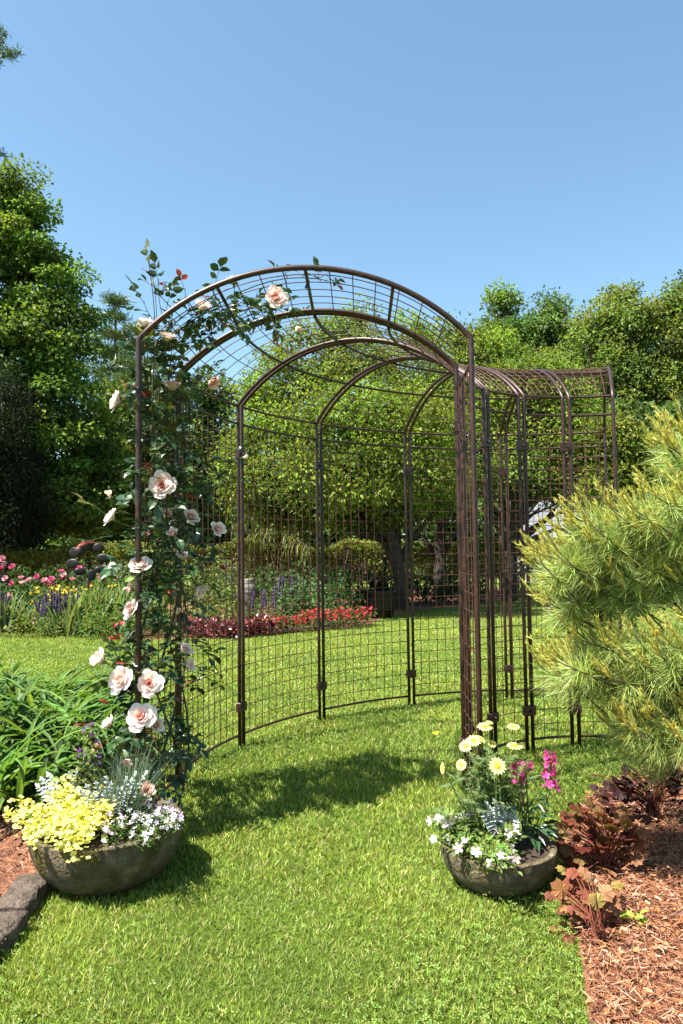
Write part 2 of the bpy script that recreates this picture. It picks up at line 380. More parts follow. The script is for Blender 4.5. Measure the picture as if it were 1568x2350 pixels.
arb = thing('garden_arbor', 'rusty steel arched tunnel arbor curving right across the lawn', 'arbor', (*(A0+.5*W*leftv(0)), 0))
ts = np.linspace(0, 1, 13)
hoopdata = []
for k, sec in enumerate(SECS):
    for t in (0, 1):
        b = MB(); path = [P3(sec, W, t, -.03), P3(sec, W, t, .6), P3(sec, W, t, 1.3), P3(sec, W, t, H-.02)]
        path += [P3(sec, W*s, t, roofz(s)) for s in np.linspace(1, 0, 33)]
        path += [P3(sec, 0, t, H-.02), P3(sec, 0, t, 1.3), P3(sec, 0, t, .6), P3(sec, 0, t, -.03)]
        b.tube(path, .0108 if k or t else .0118, 10); b.build('arch_hoop', RUST, arb, True)
    for wd in (0, W):   # rails of the side panels
        zs = [.07, H-.112]+([H-.004] if k else [])
        for z in zs:
            b = MB(); b.tube([P3(sec, wd, t, z) for t in ts], .0075, 8); b.build('side_rail', RUST, arb, True)
        b = MB(); nv = (5 if k == 0 else 10) if wd else (4 if k == 0 else 2)
        nh = 22; zz = np.linspace(.07, H-.112, nh+2)[1:-1]
        for z in zz: b.tube([P3(sec, wd, t, z) for t in ts], .0024, 5, cap=False)
        for i in range(nv):
            t = (i+1)/(nv+1); off = .004
            b.tube([P3(sec, wd+off, t, .07), P3(sec, wd+off, t, 1.), P3(sec, wd+off, t, H-.112)], .0024, 5, cap=False)
        b.build('wire_mesh', WIRE, arb, True)
    for s in (.235, .5, .765):
        b = MB(); b.tube([P3(sec, W*s, t, roofz(s)-.013) for t in ts], .0075, 8); b.build('roof_rail', RUST, arb, True)
    b = MB()
    for s in np.linspace(0, 1, 15)[1:-1]: b.tube([P3(sec, W*s, t, roofz(s)+.003) for t in ts], .0024, 5, cap=False)
    nc = 5
    for i in range(nc):
        t = (i+1)/(nc+1); b.tube([P3(sec, W*s, t, roofz(s)+.007) for s in np.linspace(0, 1, 25)], .0024, 5, cap=False)
    b.build('roof_mesh', WIRE, arb, True)
for k in range(5):
    for wd in (0, W):
        a = SECS[k](wd, 1); c = SECS[k+1](wd, 0); m_ = (a+c)/2; d = c-a
        for z in (.23, 1.72):
            b = MB(); yaw = math.atan2(d[1], d[0])
            b.box((*m_, z), np.linalg.norm(d)+.03, .03, .055, yaw)
            nrm = np.array([-math.sin(yaw), math.cos(yaw)])
            for sg in (-1, 1): b.tube([(*(m_+sg*nrm*.014), z), (*(m_+sg*nrm*.026), z)], .008, 6)
            b.build('clamp', RUST, arb)
# ------------------------------------------------------------------ climbing rose
rose = thing('climbing_rose', 'blush pink climbing rose twined up the front left corner of the arbor', 'rose', (-.84, 3.02, 0))
def petal(open_a, size, cup, curl, az, seedv):
    """one petal as a grid, base at the origin, axis +Z"""
    nu, nv = 7, 7; V = np.zeros((nv, nu, 3)); r_ = random.Random(seedv)
    ruf = [r_.uniform(-1, 1) for _ in range(4)]
    for i in range(nv):
        v = i/(nv-1); e = open_a+curl*max(0, v-.55)**1.4*3
        for j in range(nu):
            u = j/(nu-1)*2-1
            wd = math.sin(PI*min(.92, .12+.62*v**.8))*.62
            hgt = v*(1-.12*u*u*(v > .5)-(.10*abs(u)**3)*v)
            hgt += .05*v*v*(ruf[0]*u+ruf[1]*math.sin(3*u+ruf[2]*3))
            # lateral wrap about axis
            rr = .10+.0*v; wrap = u*wd
            out = math.sin(open_a)*hgt*.78+curl*.22*max(0, v-.6)*2+.05
            up = math.cos(open_a)*hgt*.95-curl*.28*max(0, v-.6)**2*2.2
            th = wrap/max(.32+out*1.05, .3)*(1.0+cup*.5)
            rad = out*(1-.0*u*u)+.04*abs(u)**2*v
            V[i, j] = (rad*math.cos(th)*1., rad*math.sin(th), up)
    V *= size
    ca, sa = math.cos(az), math.sin(az)
    X = V[..., 0]*ca-V[..., 1]*sa; Y = V[..., 0]*sa+V[..., 1]*ca
    return np.stack([X, Y, V[..., 2]], -1)
def rose_mesh(kind, seedv, tintv):
    b = MB(); r_ = random.Random(seedv)
    N = {'full': 30, 'half': 20, 'bud': 10}[kind]; amax = {'full': .98, 'half': .66, 'bud': .28}[kind]
    outer = np.array([.90, .82, .77]); mid = np.array([.90, .72, .65]); inner = np.array([.84, .36, .28])
    if kind == 'bud': outer = np.array([.86, .72, .55])
    for i in range(N):
        f = i/(N-1); az = i*2.39996+r_.uniform(-.25, .25)
        oa = .08+amax*f**1.15+r_.uniform(-.05, .05)
        size = (.62+.48*f)*(1+r_.uniform(-.06, .06)); curl = max(0, f-.45)*1.3*(.6 if kind != 'full' else 1)
        V = petal(oa, size, 1-f, curl, az, seedv*100+i)
        base = inner*(1-min(1, f*2.2))+mid*min(1, f*2.2) if f < .45 else mid+(outer-mid)*min(1, (f-.45)*2.6)
        base = base*(1-tintv)+np.array([.84, .45, .38])*tintv
        C = np.zeros(V.shape)
        for a in range(V.shape[0]):
            v = a/(V.shape[0]-1); yel = max(0, .35-v)*1.6
            C[a, :] = base*(1-yel)+np.array([.84, .68, .34])*yel
            if f > .4: C[a, :] = C[a, :]*(1-.10*v*v)+np.array([.88, .62, .60])*.10*v*v
        b.grid(V, C)
    return b.mesh('rose_petals', PETAL, True)
def sepal_mesh():
    b = MB(); n = 5; az = np.arange(n)*2*PI/n
    b.straps(np.stack([.03*np.cos(az), .03*np.sin(az), np.full(n, -.04)], 1), az, np.full(n, .62), np.full(n, .24), np.full(n, .9), np.full(n, -.5), vary((.12, .2, .04), n, .1), 5)
    b.tube([(0, 0, -.75), (.03, 0, -.35), (0, 0, -.16), (0, 0, -.03), (0, 0, .05)], [.035, .035, .06, .12, .1], 7, (.09, .16, .035))
    return b.mesh('rose_sepals', GLOSS, True)
SEP = sepal_mesh()
RM = {('full', 0): rose_mesh('full', 1, 0), ('full', 1): rose_mesh('full', 2, .12), ('half', 0): rose_mesh('half', 3, .0), ('half', 1): rose_mesh('half', 4, .55), ('bud', 0): rose_mesh('bud', 5, .0)}
# (px, py, depth, radius px, facing, kind)
RS = [(333, 745, 2.98, 19, (-.2, -.15, .9), ('half', 0)), (385, 773, 3.05, 23, (.2, -.3, .9), ('full', 0)), (465, 706, 3.1, 21, (.3, -.4, .55), ('half', 0)),
 (633, 683, 3.05, 25, (.25, -.95, .25), ('full', 1)), (681, 752, 3.2, 15, (.5, -.4, -.6), ('bud', 0)), (537, 646, 3.15, 16, (0, -.1, 1), ('half', 0)), (395, 889, 3.15, 20, (.2, -.3, .8), ('half', 1)),
 (486, 876, 3.4, 17, (.5, -.3, -.5), ('half', 1)), (266, 920, 2.95, 22, (-.95, -.3, .3), ('full', 0)), (371, 1113, 2.96, 29, (.15, -.95, .25), ('full', 1)), (254, 1186, 2.9, 22, (-.8, -.3, .55), ('full', 0)),
 (438, 1186, 3.2, 21, (.6, -.5, .5), ('full', 0)), (500, 1214, 3.3, 17, (.5, -.6, .55), ('full', 0)), (320, 1297, 2.92, 23, (.1, -.55, .8), ('full', 0)), (418, 1279, 3.15, 17, (.2, -.4, .8), ('half', 0)),
 (458, 1352, 3.25, 19, (.5, -.2, -.6), ('half', 0)), (301, 1398, 2.9, 23, (-.6, -.6, .4), ('full', 0)), (230, 1514, 2.85, 21, (-.6, -.5, .5), ('half', 0)), (277, 1560, 2.85, 27, (-.35, -.85, .35), ('full', 0)),
 (343, 1569, 2.87, 29, (.25, -.92, .4), ('full', 1)), (322, 1646, 2.85, 31, (.15, -.75, .65), ('full', 0)), (358, 1664, 2.93, 17, (.6, -.5, .1), ('half', 0)), (297, 1746, 2.85, 16, (-.3, -.5, -.5), ('half', 1)),
 (336, 1814, 2.82, 18, (.5, -.7, .4), ('half', 1)), (250, 1662, 2.88, 15, (-.6, -.3, .6), ('half', 0)), (424, 1492, 3.15, 15, (.6, -.3, .4), ('half', 0)), (432, 1526, 3.15, 15, (.9, -.2, .1), ('half', 0)),
 (346, 985, 3.05, 10, (-.2, -.3, .8), ('bud', 0)), (561, 1050, 3.45, 11, (.9, -.2, .2), ('bud', 0)), (252, 1138, 2.95, 13, (-.1, -.3, .8), ('bud', 0)), (407, 1406, 3.15, 12, (.4, -.3, .7), ('bud', 0)),
 (397, 1225, 3.1, 14, (0, -.6, .5), ('half', 0)), (352, 652, 3.0, 8, (-.3, -.4, .8), ('bud', 0)), (300, 1352, 2.95, 12, (-.7, -.5, .3), ('half', 1)), (384, 1180, 3.1, 12, (.2, -.8, .4), ('half', 1)), (412, 760, 3.2, 8, (.3, -.3, .8), ('bud', 0))]
stem = MB(); fol = MB(); yng = MB()
TL = T_leaf8(.66, .10, .16); TLS = T_leaf8(.5, .12, .22)
GREEN = (.034, .076, .023)
def leafspray(p, d, size, red=False, count=5):
    """compound rose leaf: terminal leaflet and pairs along a rachis"""
    d = np.asarray(d, float); d /= np.linalg.norm(d)
    sd = np.cross(d, [0, 0, 1.]); sd /= max(np.linalg.norm(sd), 1e-6); nr = np.cross(sd, d)
    L = size*1.7; P = []; Dd = []; S = []
    tip = p+d*L+nr*-.15*L
    P.append(tip); Dd.append(d+nr*rng.normal(-.2, .25)); S.append(1.15)
    for i, f in enumerate([.82, .45][:(count-1)//2]):
        for sg in (-1, 1):
            P.append(p+d*L*f-nr*.12*L*f); Dd.append(d*.45+sd*sg+nr*rng.normal(0, .3)); S.append(1.0-.15*i)
    P = np.array(P); Dd = np.array(Dd); S = np.array(S)
    M_ = P+Dd/np.linalg.norm(Dd, axis=1, keepdims=True)*(S*size*.55)[:, None]
    x_, y_, z_ = M_[:, 0], M_[:, 1], M_[:, 2]-CAMH; Yc = y_*_c+z_*_s; qx = 784+FPX*x_/Yc; qy = 1175-FPX*(-y_*_s+z_*_c)/Yc
    ok = np.ones(len(P), bool)
    for (bx, by, bd, br_, _f, _k) in RS: ok &= ~((((qx-bx)**2+(qy-by)**2) < (br_*1.05+9)**2) & (y_ < bd+.035))
    P, Dd, S = P[ok], Dd[ok], S[ok]
    if len(P) == 0: return
    n_ = len(P); nn = np.tile(nr, (n_, 1))+rdir(n_)*.45
    col = vary((.27, .055, .035), n_, .3, .1) if red else vary(GREEN, n_, .3, .15)
    if not red and rng.random() < .12: col = vary((.13, .16, .03), n_, .2)
    (yng if red else fol).scatter(TL, P, np.array(Dd), nn, np.array(S)*size*rng.uniform(.85, 1.15, n_), col)
    (stem).tube([p, p+d*L*.5-nr*.04*L, tip], .0011, 4, (.16, .05, .03) if red else (.05, .09, .025), False)
# canes
canes = []
for k in range(5):
    a0 = k*1.26; pts = []
    for z in np.linspace(0, 2.02, 26):
        cx = -.80+.075*math.cos(a0+z*2.3)+.03*math.sin(5*z+k); cy = 3.2+.26*math.sin(a0+z*2.0)+.03*math.cos(4*z+k)
        if z < .25: cx += (.25-z)*.1*(k-2)*.3
        pts.append((cx, cy, z))
    f = .16+.075*k
    for s in np.linspace(.0, f*1.15, 12)[1:]:
        q = sec_straight(W*(1-s), .25+.16*k % .6); pts.append((q[0], q[1], roofz(1-s)+.02*math.sin(9*s+k)))
    pts = np.array(pts); canes.append(pts)
    stem.tube(pts, np.linspace(.0055, .0022, len(pts)), 6, (.055, .06, .03))
allc = np.concatenate(canes)
def twig(p0, p1, r=.0022, sag=.15):
    m_ = (p0+p1)/2+np.array([0, 0, -sag*np.linalg.norm(p1-p0)*.4])+rng.normal(0, .012, 3)
    pts = [p0*(1-t)**2+m_*2*t*(1-t)+p1*t*t for t in np.linspace(0, 1, 7)]
    stem.tube(pts, np.linspace(r, r*.7, 7), 5, (.07, .085, .035), False); return pts
first = None
for (px, py, dy, rp, fc, kd) in RS:
    p = at(px, py, dy); R0 = rp*dy/FPX
    f = Vector(fc).normalized(); o = link(bpy.data.objects.new('rose_bloom', RM[kd])); o.parent = rose
    sc_ = R0/({'full': .72, 'half': .60, 'bud': .46}[kd[0]])
    if kd[0] == 'bud': sc_ *= .8
    o.rotation_euler = (f.to_track_quat('Z', 'Y') @ Vector((0, 0, 1)).rotation_difference(Vector((0, 0, 1)))).to_euler()
    sc_ *= rng.uniform(.9, 1.08); o.scale = (sc_,)*3; ctr = Vector(p)-f*(sc_*.35); o.location = ctr-Vector(wloc(rose))
    s_ = link(bpy.data.objects.new('sepals', SEP)); s_.parent = o
    if kd[0] == 'bud': s_.scale = (.75, .75, 1)
    e = np.array(ctr-f*(sc_*.72))
    cz = allc[allc[:, 2] < max(.25, p[2]-.02)] if p[2] < 2.0 else allc[allc[:, 2] > 1.85]
    if len(cz) == 0: cz = allc
    j = np.argmin(((cz-p)**2).sum(1)+(.0 if p[2] > 2 else 0)); q0 = cz[j]
    pts = twig(q0, e)
    for t in (2, 4, 5):
        if rng.random() < .8: leafspray(pts[t], rdir(1)[0]*np.array([1, 1, .6])+np.array([0, -.3, .1]), rng.uniform(.040, .054))
# loose sprays along the canes
for i in range(300):
    c = canes[i % 5]; j = rng.integers(2, len(c)); p = c[j]
    d = rdir(1)[0]*np.array([.8, .8, .5])+np.array([.14, -.22, .1]); d /= np.linalg.norm(d)
    if p[2] < .5 and rng.random() < .35: continue
    roofy = p[2] > 1.98
    if roofy:
        if rng.random() < .45: continue
        d[2] = min(d[2], .15)
    L = rng.uniform(.05, .15 if not roofy else .07) if p[2] > .5 else rng.uniform(.04, .11)
    pts = twig(p, p+d*L)
    for t in (2, 4, 6):
        if rng.random() < .85: leafspray(pts[t], d*.6+rdir(1)[0]*.9, rng.uniform(.038, .052)*(.85 if roofy else 1), False, 5 if rng.random() < .6 else 3)
    if rng.random() < .1: leafspray(pts[-1], d, .03, True, 3)
# named outer sprays seen against sky, trees and lawn
for (px, py, dy, sx, sy, sdy, red) in [(340, 592, 2.98, 360, 740, 3.0, 0), (425, 662, 3.0, 440, 720, 3.05, 1), (492, 650, 3.05, 480, 700, 3.1, 0), (365, 640, 2.98, 372, 720, 3.0, 0), (590, 705, 3.05, 540, 700, 3.1, 0), (560, 735, 3.05, 545, 700, 3.1, 0), (625, 735, 3.1, 600, 700, 3.1, 0), (634, 760, 3.1, 630, 700, 3.1, 1),
 (230, 1245, 2.9, 300, 1260, 2.95, 1), (225, 1165, 2.95, 270, 1200, 2.95, 0), (212, 1240, 2.88, 260, 1230, 2.9, 1), (270, 1290, 2.9, 310, 1270, 3.0, 0), (268, 1450, 2.9, 275, 1530, 2.9, 1), (285, 1475, 2.9, 310, 1500, 2.95, 1), (265, 1500, 2.88, 280, 1540, 2.9, 0), (545, 1030, 3.45, 480, 1080, 3.3, 0), (500, 1090, 3.4, 450, 1110, 3.25, 0), (545, 1100, 3.45, 490, 1100, 3.3, 0), (480, 1060, 3.35, 440, 1090, 3.2, 0),
 (500, 1290, 3.35, 440, 1270, 3.2, 1), (530, 1280, 3.4, 470, 1270, 3.3, 1), (495, 1545, 3.35, 440, 1530, 3.2, 1), (480, 1560, 3.3, 430, 1540, 3.2, 0), (470, 1500, 3.3, 430, 1500, 3.2, 0), (210, 1665, 2.85, 260, 1680, 2.9, 1), (262, 1630, 2.87, 280, 1660, 2.9, 1), (240, 1700, 2.85, 270, 1680, 2.9, 1), (410, 1575, 3.0, 380, 1600, 3.0, 1), (395, 1590, 3.0, 370, 1580, 3.0, 1), (330, 1515, 2.95, 345, 1540, 3.0, 1), (300, 1530, 2.9, 320, 1540, 2.95, 1), (455, 1290, 3.2, 420, 1300, 3.15, 0), (400, 1460, 3.1, 390, 1480, 3.1, 1), (330, 905, 3.0, 345, 930, 3.05, 1), (345, 915, 3.0, 350, 940, 3.05, 1), (462, 1205, 3.2, 440, 1210, 3.2, 1), (395, 1200, 3.1, 390, 1230, 3.1, 1), (370, 1050, 3.05, 365, 1080, 3.05, 1), (350, 1070, 3.0, 365, 1085, 3.05, 1), (330, 690, 3.0, 352, 735, 3.02, 0), (385, 690, 3.0, 372, 740, 3.02, 0), (440, 880, 3.4, 430, 900, 3.4, 0), (470, 850, 3.4, 440, 880, 3.4, 0)]:
    p1 = at(px, py, dy); p0 = at(sx, sy, sdy); pts = twig(p0, p1, .0016, .0)
    d = p1-p0; d /= np.linalg.norm(d)
    leafspray(pts[5], d, rng.uniform(.028, .036) if red else rng.uniform(.042, .054), bool(red), 3 if red else 5)
    if not red: leafspray(pts[3], d*.5+rdir(1)[0], rng.uniform(.040, .05))
p1 = at(339, 590, 2.98); twig(at(356, 745, 3.0), p1, .0022, 0.)
leafspray(at(350, 640, 2.99), (p1-at(356, 745, 3.0))*np.array([1, 1, .3])+np.array([-.03, 0, 0]), .024, True, 3); leafspray(at(352, 660, 2.99), np.array([.7, -.1, .4]), .024, True, 3)
stem.build('rose_canes', TWIG, rose, True); fol.build('foliage', GLOSS, rose); yg = yng.build('young_foliage', REDLEAF, rose); yg['label'] = 'reddish new leaflets at the shoot tips'
# ------------------------------------------------------------------ stone bowls
def bowl(name, label, c, r, zr, rb, seedv):
    t = thing(name, label, 'planter', (c[0], c[1], 0)); b = MB(); n = 110
    prof = [(0, -.004), (rb*.6, -.004), (rb*.95, .0)]
    for q in np.linspace(0.06, 1, 16):
        a = q*PI/2; prof.append((rb+(r-rb)*math.sin(a)**.85, zr*(1-math.cos(a))**.9*.97))
    prof += [(r*1.0, zr*.985), (r*.985, zr), (r*.94, zr+.002), (r*.905, zr*.985), (r*.885, zr*.93), (r*.83, zr*.72), (r*.3, zr*.6)]
    V = np.zeros((len(prof), n, 3))
    for i, (pr, z) in enumerate(prof):
        for j in range(n):
            a = j*2*PI/n; x, y = math.cos(a), math.sin(a)
            q = mnoise.fractal(Vector((x*3.5+seedv, y*3.5, z*14)), 1.0, 2., 5)
            q2 = mnoise.noise(Vector((x*14+seedv, y*14, z*55)))
            k = 1+.02*q*(pr > rb*.9)+.012*q2*(pr > rb*.9)
            V[i, j] = (c[0]+pr*k*x, c[1]+pr*k*y, max(z+.004*q2*(z > .02)+.004*q*(z > .03), -.004))
    b.grid(V, wrap=True); b.build('bowl', STONE, t, True)
    b = MB(); n = 40; V = np.zeros((8, n, 3))
    for i in range(8):
        for j in range(n):
            a = j*2*PI/n; rr = r*.86*i/7
            V[i, j] = (c[0]+rr*math.cos(a), c[1]+rr*math.sin(a), zr*.86+.02*(1-i/7)+.008*mnoise.noise(Vector((rr*40*math.cos(a), rr*40*math.sin(a), seedv))))
    b.grid(V, wrap=True); b.build('soil', SOIL, t, True)
    return t
LB = np.array([-.843, 2.62, .19]); RB = np.array([.522, 2.54, .13])
bowl('stone_bowl', 'large rough stone bowl overflowing with yellow green foliage', LB, .26, .19, .13, 1.)
bowl('stone_bowl', 'smaller stone bowl with daisies and magenta flower spikes', RB, .197, .13, .098, 7.)
def stems_to(b, P, root, r=.0011, C=(.06, .1, .03), every=1):
    for p in P[::every]:
        q = np.asarray(root)+(p-root)*np.array([.25, .25, 0]); q[2] = root[2]
        m_ = (p+q)/2; m_[:2] = q[:2]*.65+p[:2]*.35
        b.tube([q, m_, p], r, 4, C, False)
def atz(px, py, z, dmin=0): 
    d = ray(px, py); y = max(dmin, (z-CAMH)/d[2]*d[1]); return at(px, py, y)
def rimfront(px, py, B, r):
    y = B[1]-r
    for _ in range(6):
        x = at(px, py, y)[0]; y = B[1]-math.sqrt(max(r*r-(x-B[0])**2, 0))-.018
    return y
# golden foliage plant
def golden():
    t = thing('golden_plant', 'bright yellow green leafy plant spilling over the left rim of the big stone bowl', 'plant', (-.93, 2.6, .17))
    b = MB(); s_ = MB(); root = np.array([-.93, 2.6, .17])
    tips = [(145, 1795), (120, 1820), (160, 1835), (215, 1830), (245, 1850), (190, 1860), (90, 1860), (40, 1880), (20, 1868), (70, 1895), (115, 1890), (150, 1900), (190, 1910), (225, 1890), (155, 1930), (180, 1945), (130, 1925), (90, 1930), (65, 1925), (240, 1905), (200, 1875), (160, 1870), (130, 1855), (175, 1820), (230, 1870), (205, 1930), (110, 1905), (35, 1850), (50, 1905), (255, 1880), (140, 1960), (175, 1965)]
    for (px, py) in tips:
        p = atz(px, py, .21+.10*np.clip((1900-py)/110, -.4, 1)+.02*rng.random(), 2.2)
        if py > 1918: p = at(px, py-6, rimfront(px, py, LB, .263))
        if p[2] < .03: p[2] = .03
        m_ = (root+p)/2+np.array([0, 0, .05]); pts = np.array([root*(1-u)**2+m_*2*u*(1-u)+p*u*u for u in np.linspace(0, 1, 8)])
        s_.tube(pts, .0016, 5, (.35, .38, .1), False)
        for u in range(3, 8):
            n = 10; q = pts[u]+rng.normal(0, .013, (n, 3))
            d = rdir(n)*np.array([1, 1, .5])+np.array([0, -.2, .15])
            b.scatter(T_round(.16), q, d, np.array([0, -.25, 1.])+rdir(n)*.55, rng.uniform(.012, .023, n), vary((.98, .95, .30), n, .12, .06))
    s_.build('stem', TWIG, t); b.build('foliage', LEAF, t)
golden()
def smallflowers(name, label, cat, root, pts, foln, fspread, fcols, fsize, lcol, leafL=.018, tm=None, lw=.5, upn=1.0, fn=1):
    """low bushy plant with many small flowers: stems, foliage, flowers"""
    t = thing(name, label, cat, root); s_ = MB(); b = MB(); f = MB(); root = np.asarray(root, float)
    pts = np.array(pts); stems_to(s_, pts, root)
    k = len(pts); n = foln
    u = rng.random((n, 1))**.6; src = pts[rng.integers(0, k, n)]
    q0 = root+(src-root)*np.array([.25, .25, 0]); P = q0*(1-u)+src*u; P[:, :2] = q0[:, :2]+(src-q0)[:, :2]*(u**1.4); P += rng.normal(0, fspread, (n, 3))
    P[:, 2] = np.maximum(P[:, 2], .02)
    b.scatter(T_leaf8(lw, .1, .15), P, rdir(n)*np.array([1, 1, .6])+np.array([0, -.1, .2]), np.array([0, -.2, 1.])+rdir(n)*.7, rng.uniform(.7, 1.3, n)*leafL, vary(lcol, n, .25))
    P = np.repeat(pts, fn, 0)+rng.normal(0, fspread*.8, (k*fn, 3))*(fn > 1); n = len(P)
    cc = np.array(fcols)[rng.integers(0, len(fcols), n)]*(1+.06*rng.normal(0, 1, (n, 1)))
    s_.build('stem', TWIG, t); b.build('foliage', LEAF, t); vs = []
    for c_ in fcols:
        f = MB(); f.scatter(tm or T_flower(), [[0, 0, 0]], np.array([[0, 1., 0]]), np.array([[0, 0, 1.]]), 1., [c_]); vs.append(f.mesh('small_flower', PETAL))
    for q in P[:100]: inst('flower', vs[rng.integers(0, len(vs))], t, q+np.array([0, -.02, .014]), rdir(1)[0], np.array([0, -.55, .7])*upn+rdir(1)[0]*.6, rng.uniform(.85, 1.2)*fsize)
    return t
# white and lilac flowers, right half of the big bowl
pp = []
for _ in range(110):
    px = rng.uniform(240, 420); py = 1868+rng.normal(0, 1)*24+(330-px)*.06
    if 1825 < py < 1950: pp.append(atz(px, py+12, .205+.045*rng.random(), 2.26))
smallflowers('bedding_plant', 'mound of tiny white and lilac flowers in the right half of the big stone bowl', 'flowers', (-.72, 2.6, .17), pp+[at(px, py, rimfront(px, py, LB, .262)) for px, py in [(300, 1935), (335, 1930), (365, 1925), (392, 1912), (372, 1948), (350, 1938), (318, 1945), (408, 1898)]], 1250, .012, [(.82, .78, .88), (.85, .82, .88), (.62, .45, .78), (.8, .7, .86)], .0195, (.10, .17, .035), .017)
pp = [at(px, py, 2.7) for px, py in [(362, 1852), (372, 1848), (380, 1857), (388, 1850), (398, 1870), (405, 1862), (385, 1868), (410, 1880)]]
smallflowers('bedding_plant', 'small purple flowered plant tucked inside the back right rim of the big stone bowl', 'flowers', (-.68, 2.68, .17), pp, 60, .008, [(.28, .07, .42), (.5, .3, .65)], .016, (.08, .14, .03), .015, None, .5, 1., 2)
# tall violet plant behind the golden foliage
pp = [at(px, py, 2.68) for px, py in [(205, 1672), (216, 1668), (198, 1680), (196, 1735), (188, 1728), (232, 1740), (210, 1752), (222, 1760), (236, 1752), (186, 1742), (215, 1690), (228, 1706)]]
smallflowers('violet_plant', 'tall leggy plant with dark purple flowers behind the yellow foliage', 'flowers', (-.92, 2.66, .17), pp, 420, .022, [(.14, .03, .26), (.2, .05, .32)], .02, (.14, .19, .035), .022)
# blue-grey grass
t = thing('blue_grass', 'tuft of fine blue grey grass at the back of the big stone bowl', 'grass plant', (-.79, 2.62, .17)); b = MB(); n = 330
P = np.array([-.79, 2.62, .17])+rng.normal(0, .03, (n, 3))*np.array([1, 1, 0]); 
b.straps(P, rng.random(n)*2*PI, rng.uniform(.14, .31, n), np.full(n, .0026), rng.uniform(1.0, 1.5, n), rng.uniform(.5, 1.3, n), vary((.15, .22, .15), n, .25), 5, .2)
b.build('blades', LEAF, t)
# dusty miller
def dusty(label, root, tips, n_each=1, size=.07):
    t = thing('dusty_miller', label, 'plant', root); b = MB(); s_ = MB(); root = np.asarray(root, float)
    tm = T_leaf8(.5, .08, .1)
    for p in tips:
        d = p-root; L = np.linalg.norm(d); d = d/L
        m_ = (root+p)/2+np.array([0, 0, .01]); s_.tube([root, m_, p], .002, 5, (.42, .46, .42), False)
        sd = np.cross(d, [0, -.5, 1.]); sd /= np.linalg.norm(sd)
        for u in np.linspace(.5, 1, 7):   # deeply cut lobes along the midrib
            q = root+(p-root)*u
            for sg in (-1, 1):
                w_ = size*.42*math.sin(PI*min(.93, .35+.5*u))
                dirs = np.array([d*.6+sd*sg, d*.95+sd*sg*.5, d*.2+sd*sg*.9])
                b.scatter(tm, np.tile(q, (3, 1))+d*rng.normal(0, .003), dirs, np.tile([0, -.4, .9], (3, 1))+rdir(3)*.35, np.array([1., .7, .6])*w_, vary((.50, .55, .52), 3, .12, .03))
        b.scatter(tm, [p-d*.01], [d], [[0, -.5, .8]], [size*.4], vary((.52, .56, .54), 1, .1, .03))
    s_.build('stem', SILVER, t); b.build('foliage', SILVER, t)
dusty('silvery lace leaved plant at the left back of the big stone bowl', (-.97, 2.64, .17), [at(px, py, 2.66) for px, py in [(98, 1790), (112, 1780), (88, 1805), (135, 1825), (120, 1810), (160, 1780), (176, 1772)]])
dusty('silvery lace leaved plant in the middle of the big stone bowl', (-.82, 2.58, .17), [at(px, py, 2.56) for px, py in [(185, 1815), (200, 1805), (245, 1788), (255, 1800), (270, 1812), (285, 1825), (262, 1832), (240, 1820), (300, 1808), (310, 1778), (335, 1775), (290, 1790), (275, 1845), (222, 1800)]], 1, .06)
dusty('silvery lace leaved plant in the middle of the small stone bowl', (.55, 2.52, .12), [at(px, py, 2.50) for px, py in [(1100, 1855), (1118, 1848), (1135, 1842), (1150, 1850), (1120, 1895), (1140, 1880), (1180, 1862), (1185, 1885), (1160, 1870)]])
# pale pink trailing flowers, small bowl
pts = [(985, 1888), (1004, 1882), (1010, 1876), (1018, 1874), (1023, 1882), (1016, 1890), (1000, 1886), (1037, 1880), (1032, 1893), (1050, 1881), (1058, 1877), (1064, 1876), (1022, 1902), (1030, 1898), (993, 1930), (1062, 1935), (1135, 1905), (1145, 1897), (1142, 1913), (1155, 1900), (1172, 1905), (1180, 1902), (1165, 1915), (1175, 1922), (1183, 1915), (1168, 1927), (1172, 1952), (1146, 1967), (1166, 1974), (1180, 1975), (1075, 1872)]
pp = [atz(px, py, .165+.03*rng.random(), 2.27) for px, py in pts]
trail = smallflowers('trailing_plant', 'trailing plant with pale pink flowers over the left rim of the small stone bowl', 'flowers', (.47, 2.52, .12), pp+[at(px, py, rimfront(px, py, RB, .2)) for px, py in [(1120, 1985), (1090, 1960), (1150, 1990), (1050, 1950), (1030, 1930)]], 1500, .018, [(.85, .74, .78), (.86, .78, .8), (.82, .6, .7)], .031, (.19, .28, .06), .024, T_flower(5, .16, (1.0, .85, .35), .12, .62))
# daisy plant
def daisy_mesh():
    b = MB(); n = 15
    tv, tt, tq, tc = T_leaf8(.42, .03, .05)
    az = np.arange(n)*2*PI/n
    b.scatter((tv, tt, tq, np.array([[.98, .9, .5]]*4+[[1, 1, 1]]*4)), np.stack([np.cos(az)*.14, np.sin(az)*.14, 0*az], 1), np.stack([np.cos(az), np.sin(az), np.full(n, .08)], 1), np.tile([0, 0, 1.], (n, 1)), np.full(n, .52)*rng.uniform(.9, 1.08, n), vary((.84, .74, .28), n, .05, .03))
    return b.mesh('daisy_petals', PETAL, True)
def disc_mesh():
    b = MB(); V = np.zeros((5, 12, 3))
    for i in range(5):
        a = i/4*PI/2; V[i, :, 0] = .20*math.cos(a)*np.cos(np.arange(12)*PI/6); V[i, :, 1] = .20*math.cos(a)*np.sin(np.arange(12)*PI/6); V[i, :, 2] = .02+.07*math.sin(a)
    b.grid(V, (.78, .42, .02), True); return b.mesh('daisy_disc', PETAL, True)
DM, DD = daisy_mesh(), disc_mesh()
